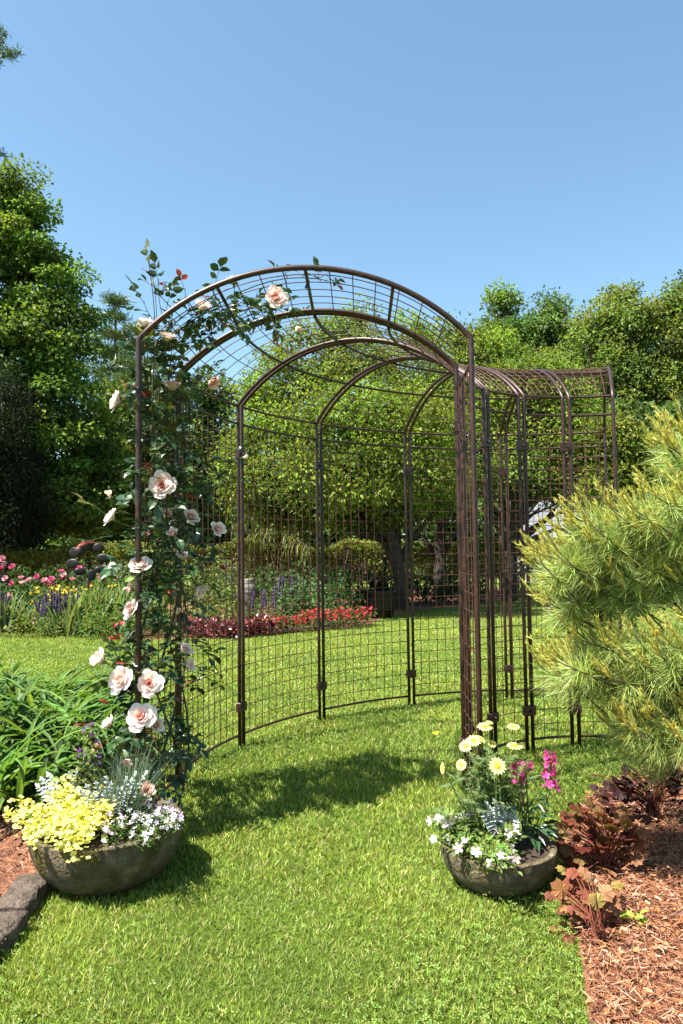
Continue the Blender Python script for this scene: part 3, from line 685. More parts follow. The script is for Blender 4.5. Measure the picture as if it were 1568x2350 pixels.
def daisies():
    root = np.array([.53, 2.58, .12]); t = thing('daisy_plant', 'tall bushy plant with pale yellow daisies at the back of the small stone bowl', 'flowers', root)
    s_ = MB(); b = MB(); tips = []
    fl = [(1113, 1668, 26, (0, -.3, .9)), (1124, 1658, 12, (.2, -.2, .9)), (1178, 1668, 22, (0, -.25, 1)), (1087, 1700, 25, (-.1, -.5, .8)), (1104, 1696, 18, (.5, -.3, .8)), (1069, 1712, 22, (-.3, -.65, .6)), (1130, 1707, 15, (.1, -.6, .7)), (1182, 1712, 28, (0, -.2, 1)), (1059, 1755, 19, (-.5, -.7, .4)), (1142, 1758, 29, (.1, -.8, .5)), (1016, 1763, 20, (-.95, -.2, .1))]
    for px, py, rp, fc in fl:
        p = at(px, py, 2.62 if py < 1740 else 2.46); f = Vector(fc).normalized(); o = link(bpy.data.objects.new('daisy_head', DM)); o.parent = t
        sc_ = rp*(2.6 if py < 1740 else 2.46)/FPX/.62/1.45; o.scale = (sc_,)*3; o.rotation_euler = f.to_track_quat('Z', 'Y').to_euler(); o.location = Vector(p-root)
        d_ = link(bpy.data.objects.new('daisy_center', DD)); d_.parent = o
        e = p-np.array(f)*.004; m_ = root*.5+e*.5; m_[:2] = root[:2]*.35+e[:2]*.65+rng.normal(0, .01, 2)
        s_.tube([root, root*.6+m_*.4, m_, e], .0016, 5, (.12, .2, .05), False); tips.append(e)
    tm = T_leaf8(.3, .1, .2)
    for k in range(210):
        u = rng.random()**.7; px = 1130+rng.normal(0, 1)*42; py = 1895-u*165+abs(px-1130)*.35
        p = at(px, py, 2.58+rng.normal(0, .045)); d = rdir(1)[0]*np.array([1, 1, .5])+np.array([0, -.1, .35]); d /= np.linalg.norm(d)
        sd = np.cross(d, [0, 0, 1.]); n = 9; uu = np.linspace(.2, 1, n)[:, None]; sg = np.where(np.arange(n) % 2, 1, -1)[:, None]
        b.scatter(tm, p+d*uu*.042, d*.8+sd*sg*.8*(uu < .99), np.tile([0, -.2, 1.], (n, 1))+rdir(n)*.3, np.full(n, .022), vary((.15, .225, .07), n, .2))
        s_.tube([root*.3+p*.7-np.array([0, 0, .05]), p, p+d*.042], .001, 4, (.13, .2, .06), False)
    s_.build('stem', TWIG, t); b.build('foliage', LEAF, t)
daisies()
# magenta spikes
def spikes():
    root = np.array([.62, 2.52, .12]); t = thing('angelonia', 'dark leaved plant with magenta flower spikes at the right of the small stone bowl', 'flowers', root)
    s_ = MB(); b = MB(); tm = T_flower(5, .14, (.25, .2, .25), .15, .68)
    for (x0, y0, x1, y1, xb, yb, nfl) in [(1262, 1722, 1265, 1810, 1215, 1925, 30), (1184, 1750, 1196, 1800, 1205, 1925, 18), (1208, 1750, 1208, 1772, 1205, 1925, 6), (1212, 1838, 1212, 1842, 1207, 1925, 2), (1190, 1820, 1192, 1824, 1200, 1925, 1)]:
        top = at(x0, y0, 2.54); lo = at(x1, y1, 2.53); bs = at(xb, yb, 2.53)
        s_.tube([root*.2+bs*.8, bs, lo*.55+bs*.45+np.array([.006, 0, 0]), lo, top], .0022, 5, (.05, .085, .025), False)
        f = MB(); u = rng.random(nfl); P = lo+(top-lo)*u[:, None]; a = rng.random(nfl)*2*PI
        o_ = np.stack([np.cos(a), np.sin(a), rng.uniform(-.2, .3, nfl)], 1); P = P+o_*np.array([1, 1, 0])*(.02*(1-.45*u))[:, None]
        f.scatter(tm, P, rdir(nfl), o_+np.array([0, -.35, .05]), rng.uniform(.027, .036, nfl)*(1-.3*u), vary((.58, .055, .25), nfl, .18, .08))
        f.build('flower_spike', PETAL, t)
    for px, py, ang in [(1205, 1925, 0), (1180, 1900, 2.8), (1235, 1895, .3), (1250, 1880, .5), (1165, 1880, 2.6), (1240, 1910, 0.), (1190, 1870, 2.2), (1225, 1870, .8), (1172, 1920, 3.), (1215, 1900, 4.4), (1255, 1915, -.1), (1195, 1910, 3.9), (1235, 1850, .6), (1185, 1850, 2.4), (1200, 1885, 4.6), (1225, 1925, 5.), (1245, 1900, 5.6)]:
        n = 3; p = np.tile(at(px, py, 2.52), (n, 1))+rng.normal(0, .012, (n, 3)); 
        d = np.array([math.cos(ang), rng.normal(-.1, .5), .15])+rdir(n)*.5
        b.scatter(T_leaf8(.24, .09, .25), p, d, np.tile([0, -.3, 1.], (n, 1))+rdir(n)*.3, rng.uniform(.045, .07, n), vary((.035, .085, .028), n, .25))
    s_.build('stem', TWIG, t); b.build('foliage', GLOSS, t)
spikes()
# ------------------------------------------------------------------ edging stones, left
for i, (y0, y1, xx, lab) in enumerate([(2.28, 2.52, -1.045, 'dark rough edging stone touching the big stone bowl'), (1.98, 2.26, -1.03, 'dark rough edging stone at the picture edge nearest the camera'), (1.66, 1.96, -1.0, 'dark rough edging stone just outside the bottom left corner')]):
    b = MB(); V = []
    na, nb = 12, 16; prof = [(-.055, 0), (-.058, .035), (-.056, .05), (-.047, .06), (-.015, .061), (.02, .062), (.048, .059), (.056, .05), (.058, .035), (.055, 0)]
    Vg = np.zeros((nb, len(prof), 3))
    for a in range(nb):
        f = a/(nb-1); sh = 1-.12*max(0, abs(f-.5)*2-.85)/.15
        for j, (px, pz) in enumerate(prof):
            q = mnoise.noise(Vector((px*30+i*7, f*5, pz*30)))*.009
            Vg[a, j] = (xx+px*sh+q+.02*(f-.5)*(1 if i else -1), y0+(y1-y0)*f, max(0, pz*sh+q*.6))
    b.grid(Vg)
    k = len(prof)
    for a in (0, nb-1):
        c = Vg[a].mean(0); b.add(np.concatenate([[c], Vg[a]]), [[0, 1+j, 2+j] for j in range(k-1)])
    if i < 2:
        o = b.build('edging_stone', EDGE, None, True); tag(o, lab, 'stone', 'stones edging the mulch')
# ------------------------------------------------------------------ daylilies and left bed plants
def strapclump(name, label, cat, c, n, L, Wd, col, e0=(.9, 1.45), e1=(-1.1, .6), spread=.12, seg=7, group=None, mat=None, fold=.22, azr=None):
    t = thing(name, label, cat, c, group); b = MB()
    P = np.asarray(c, float)+rng.normal(0, spread, (n, 3))*np.array([1, 1, 0]); P[:, 2] = c[2]
    az = rng.random(n)*2*PI if azr is None else rng.uniform(*azr, n)
    b.straps(P, az, rng.uniform(L[0], L[1], n), rng.uniform(.7, 1.2, n)*Wd, rng.uniform(*e0, n), rng.uniform(*e1, n), vary(col, n, .28), seg, fold)
    b.build('leaves', mat or LEAF, t); return t
DL = (.12, .225, .042)
for i, (px, dy, n, L, lab) in enumerate([(30, 3.15, 190, (.32, .58), 'daylily clump with arching leaves beside the mulch at the left edge'), (20, 3.75, 200, (.45, .72), 'daylily clump at the left edge behind the nearest clump'), (120, 3.55, 230, (.4, .72), 'big daylily clump left of the roses with a bent yellow leaf'), (215, 3.8, 200, (.4, .66), 'daylily clump directly left of the arbor foot'), (90, 4.35, 210, (.4, .72), 'daylily clump at the back of the left bed'), (190, 4.5, 180, (.4, .62), 'daylily clump farthest back beside the open lawn'), (-40, 4.3, 170, (.4, .7), 'daylily clump half cut off by the left picture edge')]):
    c = G(px, 1265+1878/dy); c[2] = .02
    strapclump('daylily', lab, 'daylily', c, int(n*.72), (L[0]*1.05, L[1]*1.12), .029, DL, (.85, 1.5), (-1.5, -.1), .10, 9, 'daylily clumps in the left bed')
# broad leaved perennial in the daylilies
def leafy(name, label, cat, c, rx, ry, h, n, leaf, col, lw=.45, mat=None, group=None, up=.3, nst=10, dome=.6, extra=None, stemcol=(.07, .1, .035), tm=None, fl=None):
    """bushy plant: stems and a dome of leaves; fl = (n, colors, size, top fraction, template, part name)"""
    c = np.asarray(c, float); t = thing(name, label, cat, c, group); s_ = MB(); b = MB()
    a = rng.random(n)*2*PI; rr = np.sqrt(rng.random(n)); z = rng.random(n)**.65
    lim = np.sqrt(np.clip(1-(z*.92)**2.2, 0.02, 1))*(dome+(1-dome)*np.minimum(1, z*3))
    bump = 1+.14*np.sin(3*a+c[0]*5)+.1*np.sin(7*a+c[1]*3)
    rr = rr**.6
    P = c+np.stack([rx*rr*lim*np.cos(a)*bump, ry*rr*lim*np.sin(a)*bump, h*z*(.85+.25*np.sin(5*a+z*4+c[0]*9))], 1)
    P[:, 2] = np.maximum(P[:, 2], c[2]+.01)
    out = (P-c)*np.array([1/rx, 1/ry, .5/h])
    b.scatter(tm or T_leaf8(lw, .1, .2), P, out+rdir(n)*.9+np.array([0, 0, up]), np.array([0, -.15, 1.])+rdir(n)*.6, rng.uniform(.7, 1.25, n)*leaf, vary(col, n, .28))
    for k in range(nst):
        q = P[rng.integers(0, n)]; s_.tube([c*1, c*.5+q*.5+np.array([0, 0, .1*h]), q], max(.003, h*.006), 4, stemcol, False)
    s_.build('stem', TWIG, t); b.build('foliage', mat or LEAF, t)
    if fl:
        nf, cols, size, zf, tmf, pn = fl; f = MB()
        a = rng.random(nf)*2*PI; rr = np.sqrt(rng.random(nf))
        zz = zf+(1-zf)*rng.random(nf)
        lm = np.sqrt(np.clip(1-(zz*.9)**2.2, .05, 1))
        Pf = c+np.stack([rx*rr*np.cos(a)*np.maximum(lm, .5), ry*rr*np.sin(a)*np.maximum(lm, .5), h*zz*1.05], 1)
        cc = np.array(cols)[rng.integers(0, len(cols), nf)]*(1+.1*rng.normal(0, 1, (nf, 1)))
        f.scatter(tmf or T_flower(), Pf, rdir(nf), np.array([0, -.5, .8])+rdir(nf)*.6, rng.uniform(.8, 1.2, nf)*size, np.clip(cc, .01, .92))
        f.build(pn, PETAL, t)
    return t
c = G(15, 1800); c[2] = .02
leafy('leafy_perennial', 'broad leaved green perennial among the daylilies at the left edge', 'plant', c, .16, .14, .34, 170, .09, (.09, .18, .05), .34)
c = G(10, 1720); c[2] = .02
leafy('leafy_perennial', 'dark green leafy perennial at the far left edge behind the first daylilies', 'plant', c, .2, .18, .42, 200, .1, (.11, .2, .055), .32)
# ------------------------------------------------------------------ heuchera in the right bed
def heuch_leaf(nl=7):
    v = [[0, .45, .03]]; m_ = 0; c = [[.8, .8, .7]]
    pts = []
    for k in range(nl):
        a = -2.35+4.7*k/(nl-1); R = .62 if k in (0, nl-1) else .78+.22*math.cos(a)
        if k: 
            am = a-4.7/(nl-1)/2; pts.append((.5*(.8+.2*math.cos(am)), am, -.01))
        for dd, f in ((-.17, .84), (0, 1.0), (.17, .84)): pts.append((R*f*.62, a+dd, -.05-.03*abs(math.sin(a))))
    v.append([0, .12, 0]); c.append([.7, .7, .6])
    for R, a, z in pts: v.append([R*math.sin(a), .45+R*math.cos(a)*.95, z+.05*math.sin(a*3.)]); c.append([1.1, 1.0, .95])
    t = [[0, 1, 2]]+[[0, 2+k, 3+k] for k in range(len(pts)-1)]+[[0, 1+len(pts), 1]]
    return (np.array(v), t, [], np.array(c))
TH_ = heuch_leaf()
def heuchera(label, c, spots, cols, size, up=.5):
    c = np.asarray(c, float); t = thing('heuchera', label, 'plant', c, 'bronze heucheras in the mulch'); s_ = MB(); b = MB()
    for p, sz in spots:
        p = np.asarray(p, float); d = (p-c)*np.array([1, 1, .25]); d = d/max(np.linalg.norm(d), 1e-5)+rdir(1)[0]*.3
        m_ = (c+p)/2+np.array([0, 0, .025]); m_[:2] = c[:2]*.6+p[:2]*.4
        s_.tube([c+rng.normal(0, .012, 3)*np.array([1, 1, 0]), m_, p], .0016, 5, (.2, .06, .035), False)
        col = np.array(cols[rng.integers(0, len(cols))])
        b.scatter(TH_, [p-d*.2*sz], [d], [np.array([0, -.35, 1.])+rdir(1)[0]*.5], [sz], [np.clip(col*(1+.2*rng.normal()), .01, .8)])
    s_.build('petiole', TWIG, t); b.build('leaves', LEAF, t); return t
def spots(lst, dy0, sz, jit=.03, base=None):
    out = []
    for px, py in lst:
        out.append((at(px, py, dy0+rng.normal(0, jit)), sz*rng.uniform(.6, 1.0)))
        for q in range(4): out.append((at(px+rng.normal(0, 20), py+rng.normal(0, 16)+12, dy0+.03+rng.normal(0, jit*1.5)), sz*rng.uniform(.45, .8)))
    return out
BR = [(.17, .045, .025), (.23, .085, .04), (.23, .14, .05), (.12, .024, .018), (.30, .15, .075)]
heuchera('bronze red heuchera with lit and shaded leaves beside the small stone bowl', (*G(1395, 2010)[:2], .02), spots([(1345, 1868), (1365, 1862), (1385, 1870), (1320, 1885), (1300, 1900), (1350, 1895), (1390, 1890), (1405, 1905), (1360, 1915), (1330, 1925), (1400, 1935), (1425, 1930), (1350, 1945), (1385, 1950), (1340, 1965), (1415, 1955), (1310, 1945), (1430, 1895), (1440, 1915), (1375, 1925), (1325, 1990), (1360, 1985), (1345, 1855), (1412, 1880), (1330, 2010), (1360, 2012), (1390, 2000), (1345, 2035), (1320, 1975), (1400, 1985)], 2.55, .075), BR, .07)
heuchera('tan leaved heuchera nearest the camera at the lawn corner', (*G(1375, 2175)[:2], .02), spots([(1325, 2030), (1340, 2045), (1310, 2065), (1350, 2070), (1335, 2090), (1370, 2085), (1395, 2075), (1400, 2110), (1375, 2115), (1350, 2125), (1330, 2115), (1390, 2140), (1365, 2150), (1315, 2085), (1345, 2060), (1410, 2135), (1380, 2060), (1400, 2050), (1330, 2150), (1350, 2170), (1310, 2130), (1405, 2160), (1300, 2050), (1320, 2010)], 2.2, .068), [(.40, .19, .08), (.32, .15, .06), (.31, .25, .07), (.44, .24, .13), (.25, .075, .045)], .06)
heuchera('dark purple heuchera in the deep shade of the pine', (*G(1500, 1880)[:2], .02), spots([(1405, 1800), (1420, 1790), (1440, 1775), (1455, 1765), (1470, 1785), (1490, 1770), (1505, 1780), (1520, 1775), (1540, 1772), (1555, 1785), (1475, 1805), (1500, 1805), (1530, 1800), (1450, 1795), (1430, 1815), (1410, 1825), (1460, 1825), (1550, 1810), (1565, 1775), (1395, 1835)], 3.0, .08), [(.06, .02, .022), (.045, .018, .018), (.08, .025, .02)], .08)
c = G(1462, 2150); b = MB(); t = thing('weed_seedling', 'lime green seedling sprouting from the sunny mulch', 'plant', (c[0], c[1], .02)); n = 9
b.scatter(T_leaf8(.5, .1, .2), np.array([c[0], c[1], .05])+rng.normal(0, .014, (n, 3)), rdir(n)*np.array([1, 1, .4])+np.array([0, 0, .4]), np.array([0, -.3, 1.])+rdir(n)*.4, rng.uniform(.025, .04, n), vary((.4, .5, .06), n, .15)); b.build('leaves', LEAF, t)
# ------------------------------------------------------------------ white pine on the right
def pine():
    base = np.array([1.72, 2.72, 0.]); t = thing('white_pine', 'young long needled pine with yellow new growth at the right edge', 'pine', base)
    tr = MB(); nd = MB(); cn = MB(); br = MB()
    tr.tube([(1.72, 2.72, -.05), (1.70, 2.72, .5), (1.74, 2.70, 1.1), (1.75, 2.7, 1.75), (1.75, 2.7, 2.0)], [.045, .04, .03, .018, .008], 9); tr.build('trunk', BARK, t, True)
    tips = []
    # five tiers of boughs with shade between them (each: sample line, half thickness, count)
    for line, th, cnt, d0_ in [([(1510, 1030), (1568, 1010), (1660, 1000)], 55, 34, 2.5), ([(1232, 1292), (1300, 1250), (1390, 1215), (1490, 1195), (1640, 1160)], 52, 78, 2.38), ([(1242, 1385), (1330, 1362), (1440, 1325), (1640, 1300)], 34, 44, 2.42), ([(1262, 1535), (1330, 1515), (1430, 1510), (1640, 1480)], 58, 76, 2.36), ([(1405, 1655), (1480, 1672), (1570, 1655), (1650, 1640)], 62, 56, 2.36)]:
        L_ = np.array(line, float); xs_ = np.linspace(L_[0, 0], L_[-1, 0], cnt)
        for q, xx in enumerate(xs_):
            e_ = min(1, .25+(xx-L_[0, 0])/110)
            tips.append((xx+rng.normal(0, 14), np.interp(xx, L_[:, 0], L_[:, 1])+rng.uniform(-1, 1)*th*e_, d0_+.30*math.exp(-(xx-L_[0, 0])/90)*rng.random()+rng.uniform(-.12, .14)))
    for _ in range(75): tips.append((rng.uniform(1420, 1740), rng.uniform(1120, 1700), rng.uniform(2.75, 3.3)))
    trunkz = lambda z: np.array([1.72, 2.72, z])
    for px, py, dd in tips:
        p = at(px, py, dd); root = trunkz(np.clip(p[2]-.3, .12, 1.7)); d0 = p-root; Ld = np.linalg.norm(d0); d0 /= Ld
        axis = d0*.9+np.array([-.12, -.12, .30])+rdir(1)[0]*.28; axis /= np.linalg.norm(axis)
        s0 = p-axis*.16
        mid = root*.45+s0*.55-np.array([0, 0, .04*Ld])
        if dd > 2.74 and px > 1440: br.tube([root, root*.5+mid*.5-np.array([0, 0, .02]), mid, s0], [.009, .007, .005, .003], 5)
        br.tube([s0-axis*.05, s0, p], [.0035, .003, .002], 5)
        # long old needles in brush-like whorls below the candle
        n = rng.integers(150, 190) if dd < 2.74 else 90; u = rng.random(n); P = s0+axis*(u*.075+.03)[:, None]; tt_ = rng.uniform(.75, 1.2)
        rd = rdir(n); rd = rd-(rd@axis)[:, None]*axis; rd /= np.linalg.norm(rd, axis=1, keepdims=True)
        a_ = rng.uniform(.6, 1.45, n)[:, None]; D = axis*np.cos(a_)+rd*np.sin(a_)+np.array([0, 0, -.12])
        Ln = rng.uniform(.075, .12, n)
        nd.scatter(T_NEEDLE, P, D, rdir(n), np.stack([np.full(n, .0018), Ln, Ln], 1), vary(np.array((.38, .48, .125))*tt_, n, .28, .1))
        # new growth: upright candles with short needles
        for q in range(rng.integers(1, 4)):
            ax = axis*.8+np.array([-.04, 0, .45])+rdir(1)[0]*(.2 if q == 0 else .5); ax /= np.linalg.norm(ax); Lc = rng.uniform(.07, .125)*(1 if q == 0 else .65)
            e = p+ax*Lc; cn.tube([p, e], [.0035, .002], 5, (.55, .47, .14))
            n = int(52*Lc/.1); u = rng.random(n); P = p+ax*(u*Lc)[:, None]
            rd = rdir(n); rd = rd-(rd@ax)[:, None]*ax; rd /= np.linalg.norm(rd, axis=1, keepdims=True)
            a_ = rng.uniform(.18, .5, n)[:, None]; D = ax*np.cos(a_)+rd*np.sin(a_); Ln = rng.uniform(.014, .034, n)*(1.1-.3*u)
            cn.scatter(T_NEEDLE, P, D, rdir(n), np.stack([np.full(n, .0027), Ln, Ln], 1), vary((.86, .80, .2), n, .18, .07))
    br.build('branches', BARK, t, True); nd.build('needles', NEEDLE, t); c = cn.build('new_shoots', NEEDLE, t); c['label'] = 'yellow new growth candles'
pine()
# ------------------------------------------------------------------ trees
def lobes_px(y, lst, ry=None):
    out = []
    for px, py, rx, rz in lst:
        c = at(px, py, y); k = y/FPX; out.append((c, np.array([rx*k, (ry or max(rx, rz)*k*.9), rz*k])))
    return out
def tree(name, label, base, trunk_r, lobes, ncl, nlf, leaf, col, cl_r, flat=.6, tw=.6, lean=(0, 0), group=None, shell=.5, cvar=.25, up=.6, drop=0, fork=None, tlean=None, cat='tree', barkm=None, limbs=()):
    base = np.asarray(base, float); t = thing(name, label, cat, base, group); tr = MB(); cr = MB()
    vol = np.array([r.prod()**(2/3) for c, r in lobes]); pick = rng.choice(len(lobes), ncl, p=vol/vol.sum())
    d = rdir(ncl); rad = shell+(1-shell)*rng.random(ncl)**.5
    C = np.array([lobes[k][0] for k in pick])+d*rad[:, None]*np.array([lobes[k][1] for k in pick])
    top = C[:, 2].max(); cz = np.array([c for c, r in lobes]).mean(0)
    fz = fork if fork else base[2]+(top-base[2])*.28
    tp = [base-np.array([0, 0, .15]), base*.7+np.array([*(base[:2]*.3+.0), fz*.3])*1.0, np.array([base[0]*.95+cz[0]*.05, base[1]*.95+cz[1]*.05, fz])]
    tp[1] = np.array([base[0]+.04, base[1], base[2]+(fz-base[2])*.5])
    hi = np.array([cz[0], cz[1], top-.12*(top-fz)])
    pts = tp+[tp[2]*.5+hi*.5+rng.normal(0, .15*trunk_r*6, 3), hi]
    tr.tube(pts, [trunk_r*1.25, trunk_r, trunk_r*.85, trunk_r*.5, trunk_r*.12], 10)
    for k in range(min(ncl, 46)):   # limbs
        e = C[rng.integers(0, ncl)]; u = rng.random()*.8; q = tp[2]*(1-u)+hi*u
        if q[2] > e[2]-.1: q = tp[2]*(1-u*.3)+hi*u*.3
        m_ = q*.5+e*.5+np.array([0, 0, .08*np.linalg.norm(e-q)])+rng.normal(0, .06, 3)*np.linalg.norm(e-q)
        tr.tube([q, q*.6+m_*.4, m_, m_*.4+e*.6, e], np.array([.42, .34, .24, .15, .06])*trunk_r*(.5+.5*rng.random()), 5)
    for lm in limbs:
        tr.tube([at(px, py, base[1]+rng.normal(0, .1)) for px, py in lm], np.linspace(.085, .02, len(lm)), 6)
    n = ncl*nlf; ids = np.repeat(np.arange(ncl), nlf)
    crs = cl_r*rng.uniform(.65, 1.3, ncl)
    off = rng.normal(0, 1, (n, 3)); off = off/np.linalg.norm(off, axis=1, keepdims=True)*(rng.random((n, 1))**.45)
    off = off*np.array([1, 1, flat])*crs[ids][:, None]; P = C[ids]+off
    if drop: P[:, 2] -= drop*(off[:, 0]**2+off[:, 1]**2)/cl_r
    P[:, 2] = np.maximum(P[:, 2], base[2]+.15)
    tint = (1+cvar*rng.normal(0, 1, (ncl, 1)))*(1+.10*rng.normal(0, 1, (ncl, 3))*np.array([1.2, .4, .5])); tint = np.clip(tint, .45, 1.7)
    cc = np.clip(np.asarray(col)*tint[ids]*(1+.22*rng.normal(0, 1, (n, 1))), .006, .6)
    o_ = off/np.maximum(np.linalg.norm(off, axis=1, keepdims=True), 1e-6)
    cr.scatter(T_diamond(tw, .16, .14), P, o_+rdir(n)*.9+np.array([0, 0, -.15]), o_*.7+np.array([-.1, -.15, up])+rdir(n)*.6, rng.uniform(.65, 1.25, n)*leaf, cc)
    tr.build('trunk', barkm or BARK, t, True); cr.build('crown', LEAF, t); return t
MAPLE = (.155, .25, .042); CRAB = (.205, .29, .045); FAR = (.075, .12, .025)
g0 = lambda px, y: np.array([at(px, 1265, y)[0], y, 0.])
tree('maple_tree', 'tall dense maple filling the left side of the sky', g0(40, 18), .26, lobes_px(18, [(35, 440, 42, 60), (20, 500, 75, 80), (70, 560, 85, 85), (95, 650, 110, 85), (120, 740, 90, 70), (70, 800, 150, 110), (130, 930, 140, 75), (120, 1030, 165, 75), (170, 1110, 130, 60), (-80, 640, 150, 200), (-60, 950, 170, 220), (60, 1170, 200, 60)]), 560, 190, .115, MAPLE, .55, .5, .7, cvar=.32, shell=.4, fork=2.2)
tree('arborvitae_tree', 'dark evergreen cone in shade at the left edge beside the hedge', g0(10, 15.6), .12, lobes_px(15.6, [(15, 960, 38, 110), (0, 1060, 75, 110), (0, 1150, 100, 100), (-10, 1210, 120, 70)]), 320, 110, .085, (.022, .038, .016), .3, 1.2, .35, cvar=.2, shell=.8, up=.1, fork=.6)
def pinetree(name, label, base, H_, layers, spread, col, needle=.13, seedd=0, dense=1., px_top=None, trunk_r=.16):
    base = np.asarray(base, float); t = thing(name, label, 'pine', base); tr = MB(); cr = MB()
    tr.tube([base-np.array([0, 0, .1]), base+np.array([.1, 0, H_*.4]), base+np.array([0, 0, H_*.8]), base+np.array([.05, 0, H_])], [trunk_r, trunk_r*.8, trunk_r*.4, .02], 8)
    for L in range(layers):
        f = L/(layers-1); z = H_*(.22+.76*f); R = spread*(1.02-f)**.75*rng.uniform(.75, 1.1)
        for k in range(6 if f < .9 else 4):
            a = k*PI/3+L*1.1+rng.normal(0, .25); r_ = max(.25, R*rng.uniform(.7, 1.15)); e = base+np.array([r_*math.cos(a), r_*math.sin(a), z+.12*r_])
            s_ = base+np.array([0, 0, z-.1*r_]); tr.tube([s_, s_*.5+e*.5-np.array([0, 0, .04*r_]), e], [.045*(1.1-f), .03*(1.1-f), .01], 5)
            nc = max(3, int(5*r_*dense))
            for q in range(nc):
                u = .35+.65*q/max(1, nc-1); c = s_*(1-u)+e*u+rng.normal(0, .13, 3)*np.array([1, 1, .5])
                n = int(46*dense); ax = np.array([math.cos(a), math.sin(a), .5])+rdir(1)[0]*.5
                D = ax+rdir(n)*1.15+np.array([0, 0, .2])
                cr.scatter(T_NEEDLE, c+rng.normal(0, .14, (n, 3))*np.array([1, 1, .45]), D, rdir(n), np.stack([np.full(n, .03), np.full(n, needle*1.7), np.full(n, needle)], 1), vary(col, n, .25))
    tr.build('trunk', BARK, t, True); cr.build('crown', NEEDLE, t); return t
pinetree('pine_tree', 'airy bluish pine rising between the maple and the arbor', g0(262, 27), 11.0, 13, 2.0, (.085, .145, .05), .16, 1, 1.15)
pinetree('pine_tree', 'shorter airy pine just behind the rose covered post', g0(318, 25), 9.2, 12, 2.1, (.095, .155, .05), .16, 1, 1.0)
CP = pinetree('pine_tree', 'tall pine with only one branch tip entering the top left corner', at(-135, 1265, 20.5)*np.array([1, 1, 0]), 21.0, 18, 1.9, (.09, .16, .05), .16, 1, .9)
b = MB(); w_ = MB(); s0 = at(-135, 140, 20.5)
for px, py in [(48, 122), (30, 128), (12, 120), (18, 78), (10, 95), (4, 65), (25, 118), (38, 124), (-5, 85), (2, 140), (-8, 60)]:
    e = at(px, py, 20.5); w_.tube([s0, s0*.5+e*.5-np.array([0, 0, .1]), e], [.05, .03, .01], 5)
    n = 70; b.scatter(T_NEEDLE, e+np.array([-.12, 0, 0])+rng.normal(0, .07, (n, 3)), np.array([.5, 0, .3])+rdir(n)*1.1, rdir(n), np.stack([np.full(n, .022), np.full(n, .13), np.full(n, .16)], 1), vary((.09, .15, .05), n, .25))
w_.build('bough', BARK, CP, True); b.build('needles', NEEDLE, CP)
tree('young_tree', 'mid green tree showing sky through it just right of the roses', g0(455, 24), .12, lobes_px(24, [(500, 900, 45, 45), (445, 930, 55, 45), (520, 980, 60, 60), (430, 1020, 90, 70), (500, 1090, 90, 70), (360, 1080, 80, 90), (400, 1170, 150, 50)]), 210, 100, .16, (.12, .19, .045), .6, .6, .6)
tree('bushy_tree', 'yellow green bushy tree behind the roses below the airy pines', g0(330, 22), .12, lobes_px(22, [(300, 930, 55, 70), (330, 1010, 80, 80), (290, 1090, 90, 80), (360, 1130, 100, 70)]), 170, 100, .15, (.14, .2, .036), .55, .55, .6)
CG = 'crabapple trees behind the lawn'
crab1 = lobes_px(14, [(600, 950, 70, 85), (640, 880, 80, 80), (720, 830, 100, 90), (830, 800, 105, 88), (930, 805, 105, 85), (800, 950, 220, 110), (620, 1070, 90, 100), (950, 960, 150, 110), (700, 1110, 150, 75), (880, 1110, 190, 80), (570, 1020, 45, 60), (585, 1140, 55, 50), (660, 1165, 60, 45), (760, 1180, 60, 38), (870, 1160, 70, 45), (1000, 1120, 70, 60), (540, 1080, 40, 60)])+lobes_px(12.2, [(690, 1000, 95, 85), (840, 960, 120, 95), (980, 985, 105, 85), (800, 1090, 150, 60), (940, 1090, 110, 60)])
tree('crabapple_tree', 'broad round crabapple with its trunk at the edge of the red flowers', g0(914, 14), .13, crab1, 900, 95, .085, CRAB, .36, .75, .5, group=CG, shell=.5, fork=1.15, cvar=.34, limbs=[((912, 1310), (880, 1240), (830, 1190), (760, 1150)), ((914, 1300), (945, 1235), (990, 1185), (1040, 1150)), ((912, 1290), (915, 1220), (900, 1150)), ((880, 1240), (850, 1230), (800, 1215)), ((945, 1235), (935, 1190), (960, 1130))])
tree('crabapple_tree', 'crabapple with a pale gnarled trunk just right of the middle', g0(1006, 17), .15, lobes_px(17, [(1030, 830, 90, 90), (1130, 845, 95, 90), (1080, 950, 160, 110), (1000, 1060, 150, 90), (1180, 950, 80, 100)]), 430, 95, .095, CRAB, .42, .75, .5, group=CG, shell=.5, fork=1.4, cvar=.34, limbs=[((1006, 1290), (1040, 1230), (1080, 1180)), ((1006, 1290), (975, 1235), (950, 1180)), ((1008, 1270), (1010, 1210), (1030, 1150))])
tree('crabapple_tree', 'low spreading crabapple in front of the white house', g0(1165, 16), .17, lobes_px(16, [(1230, 880, 75, 75), (1290, 910, 65, 75), (1250, 1000, 120, 90), (1340, 1010, 70, 90), (1180, 1080, 110, 60), (1300, 1090, 110, 50)]), 360, 95, .095, CRAB, .48, .75, .5, group=CG, shell=.6, fork=1.3, cvar=.32, limbs=[((1170, 1260), (1215, 1225), (1265, 1185), (1320, 1165)), ((1175, 1280), (1225, 1235), (1275, 1215), (1315, 1215)), ((1172, 1250), (1195, 1205), (1240, 1165)), ((1180, 1240), (1250, 1195), (1300, 1140)), ((1168, 1250), (1140, 1200), (1110, 1160))])
tree('bushy_tree', 'yellow green bushy tree behind the far end of the arbor', g0(1430, 15), .1, lobes_px(15, [(1400, 1010, 50, 55), (1440, 1060, 70, 70), (1390, 1130, 60, 60), (1480, 1140, 80, 60), (1440, 1200, 100, 50)]), 220, 90, .1, (.19, .235, .04), .4, .7, .5, shell=.6)
FG = 'trees on the right skyline'
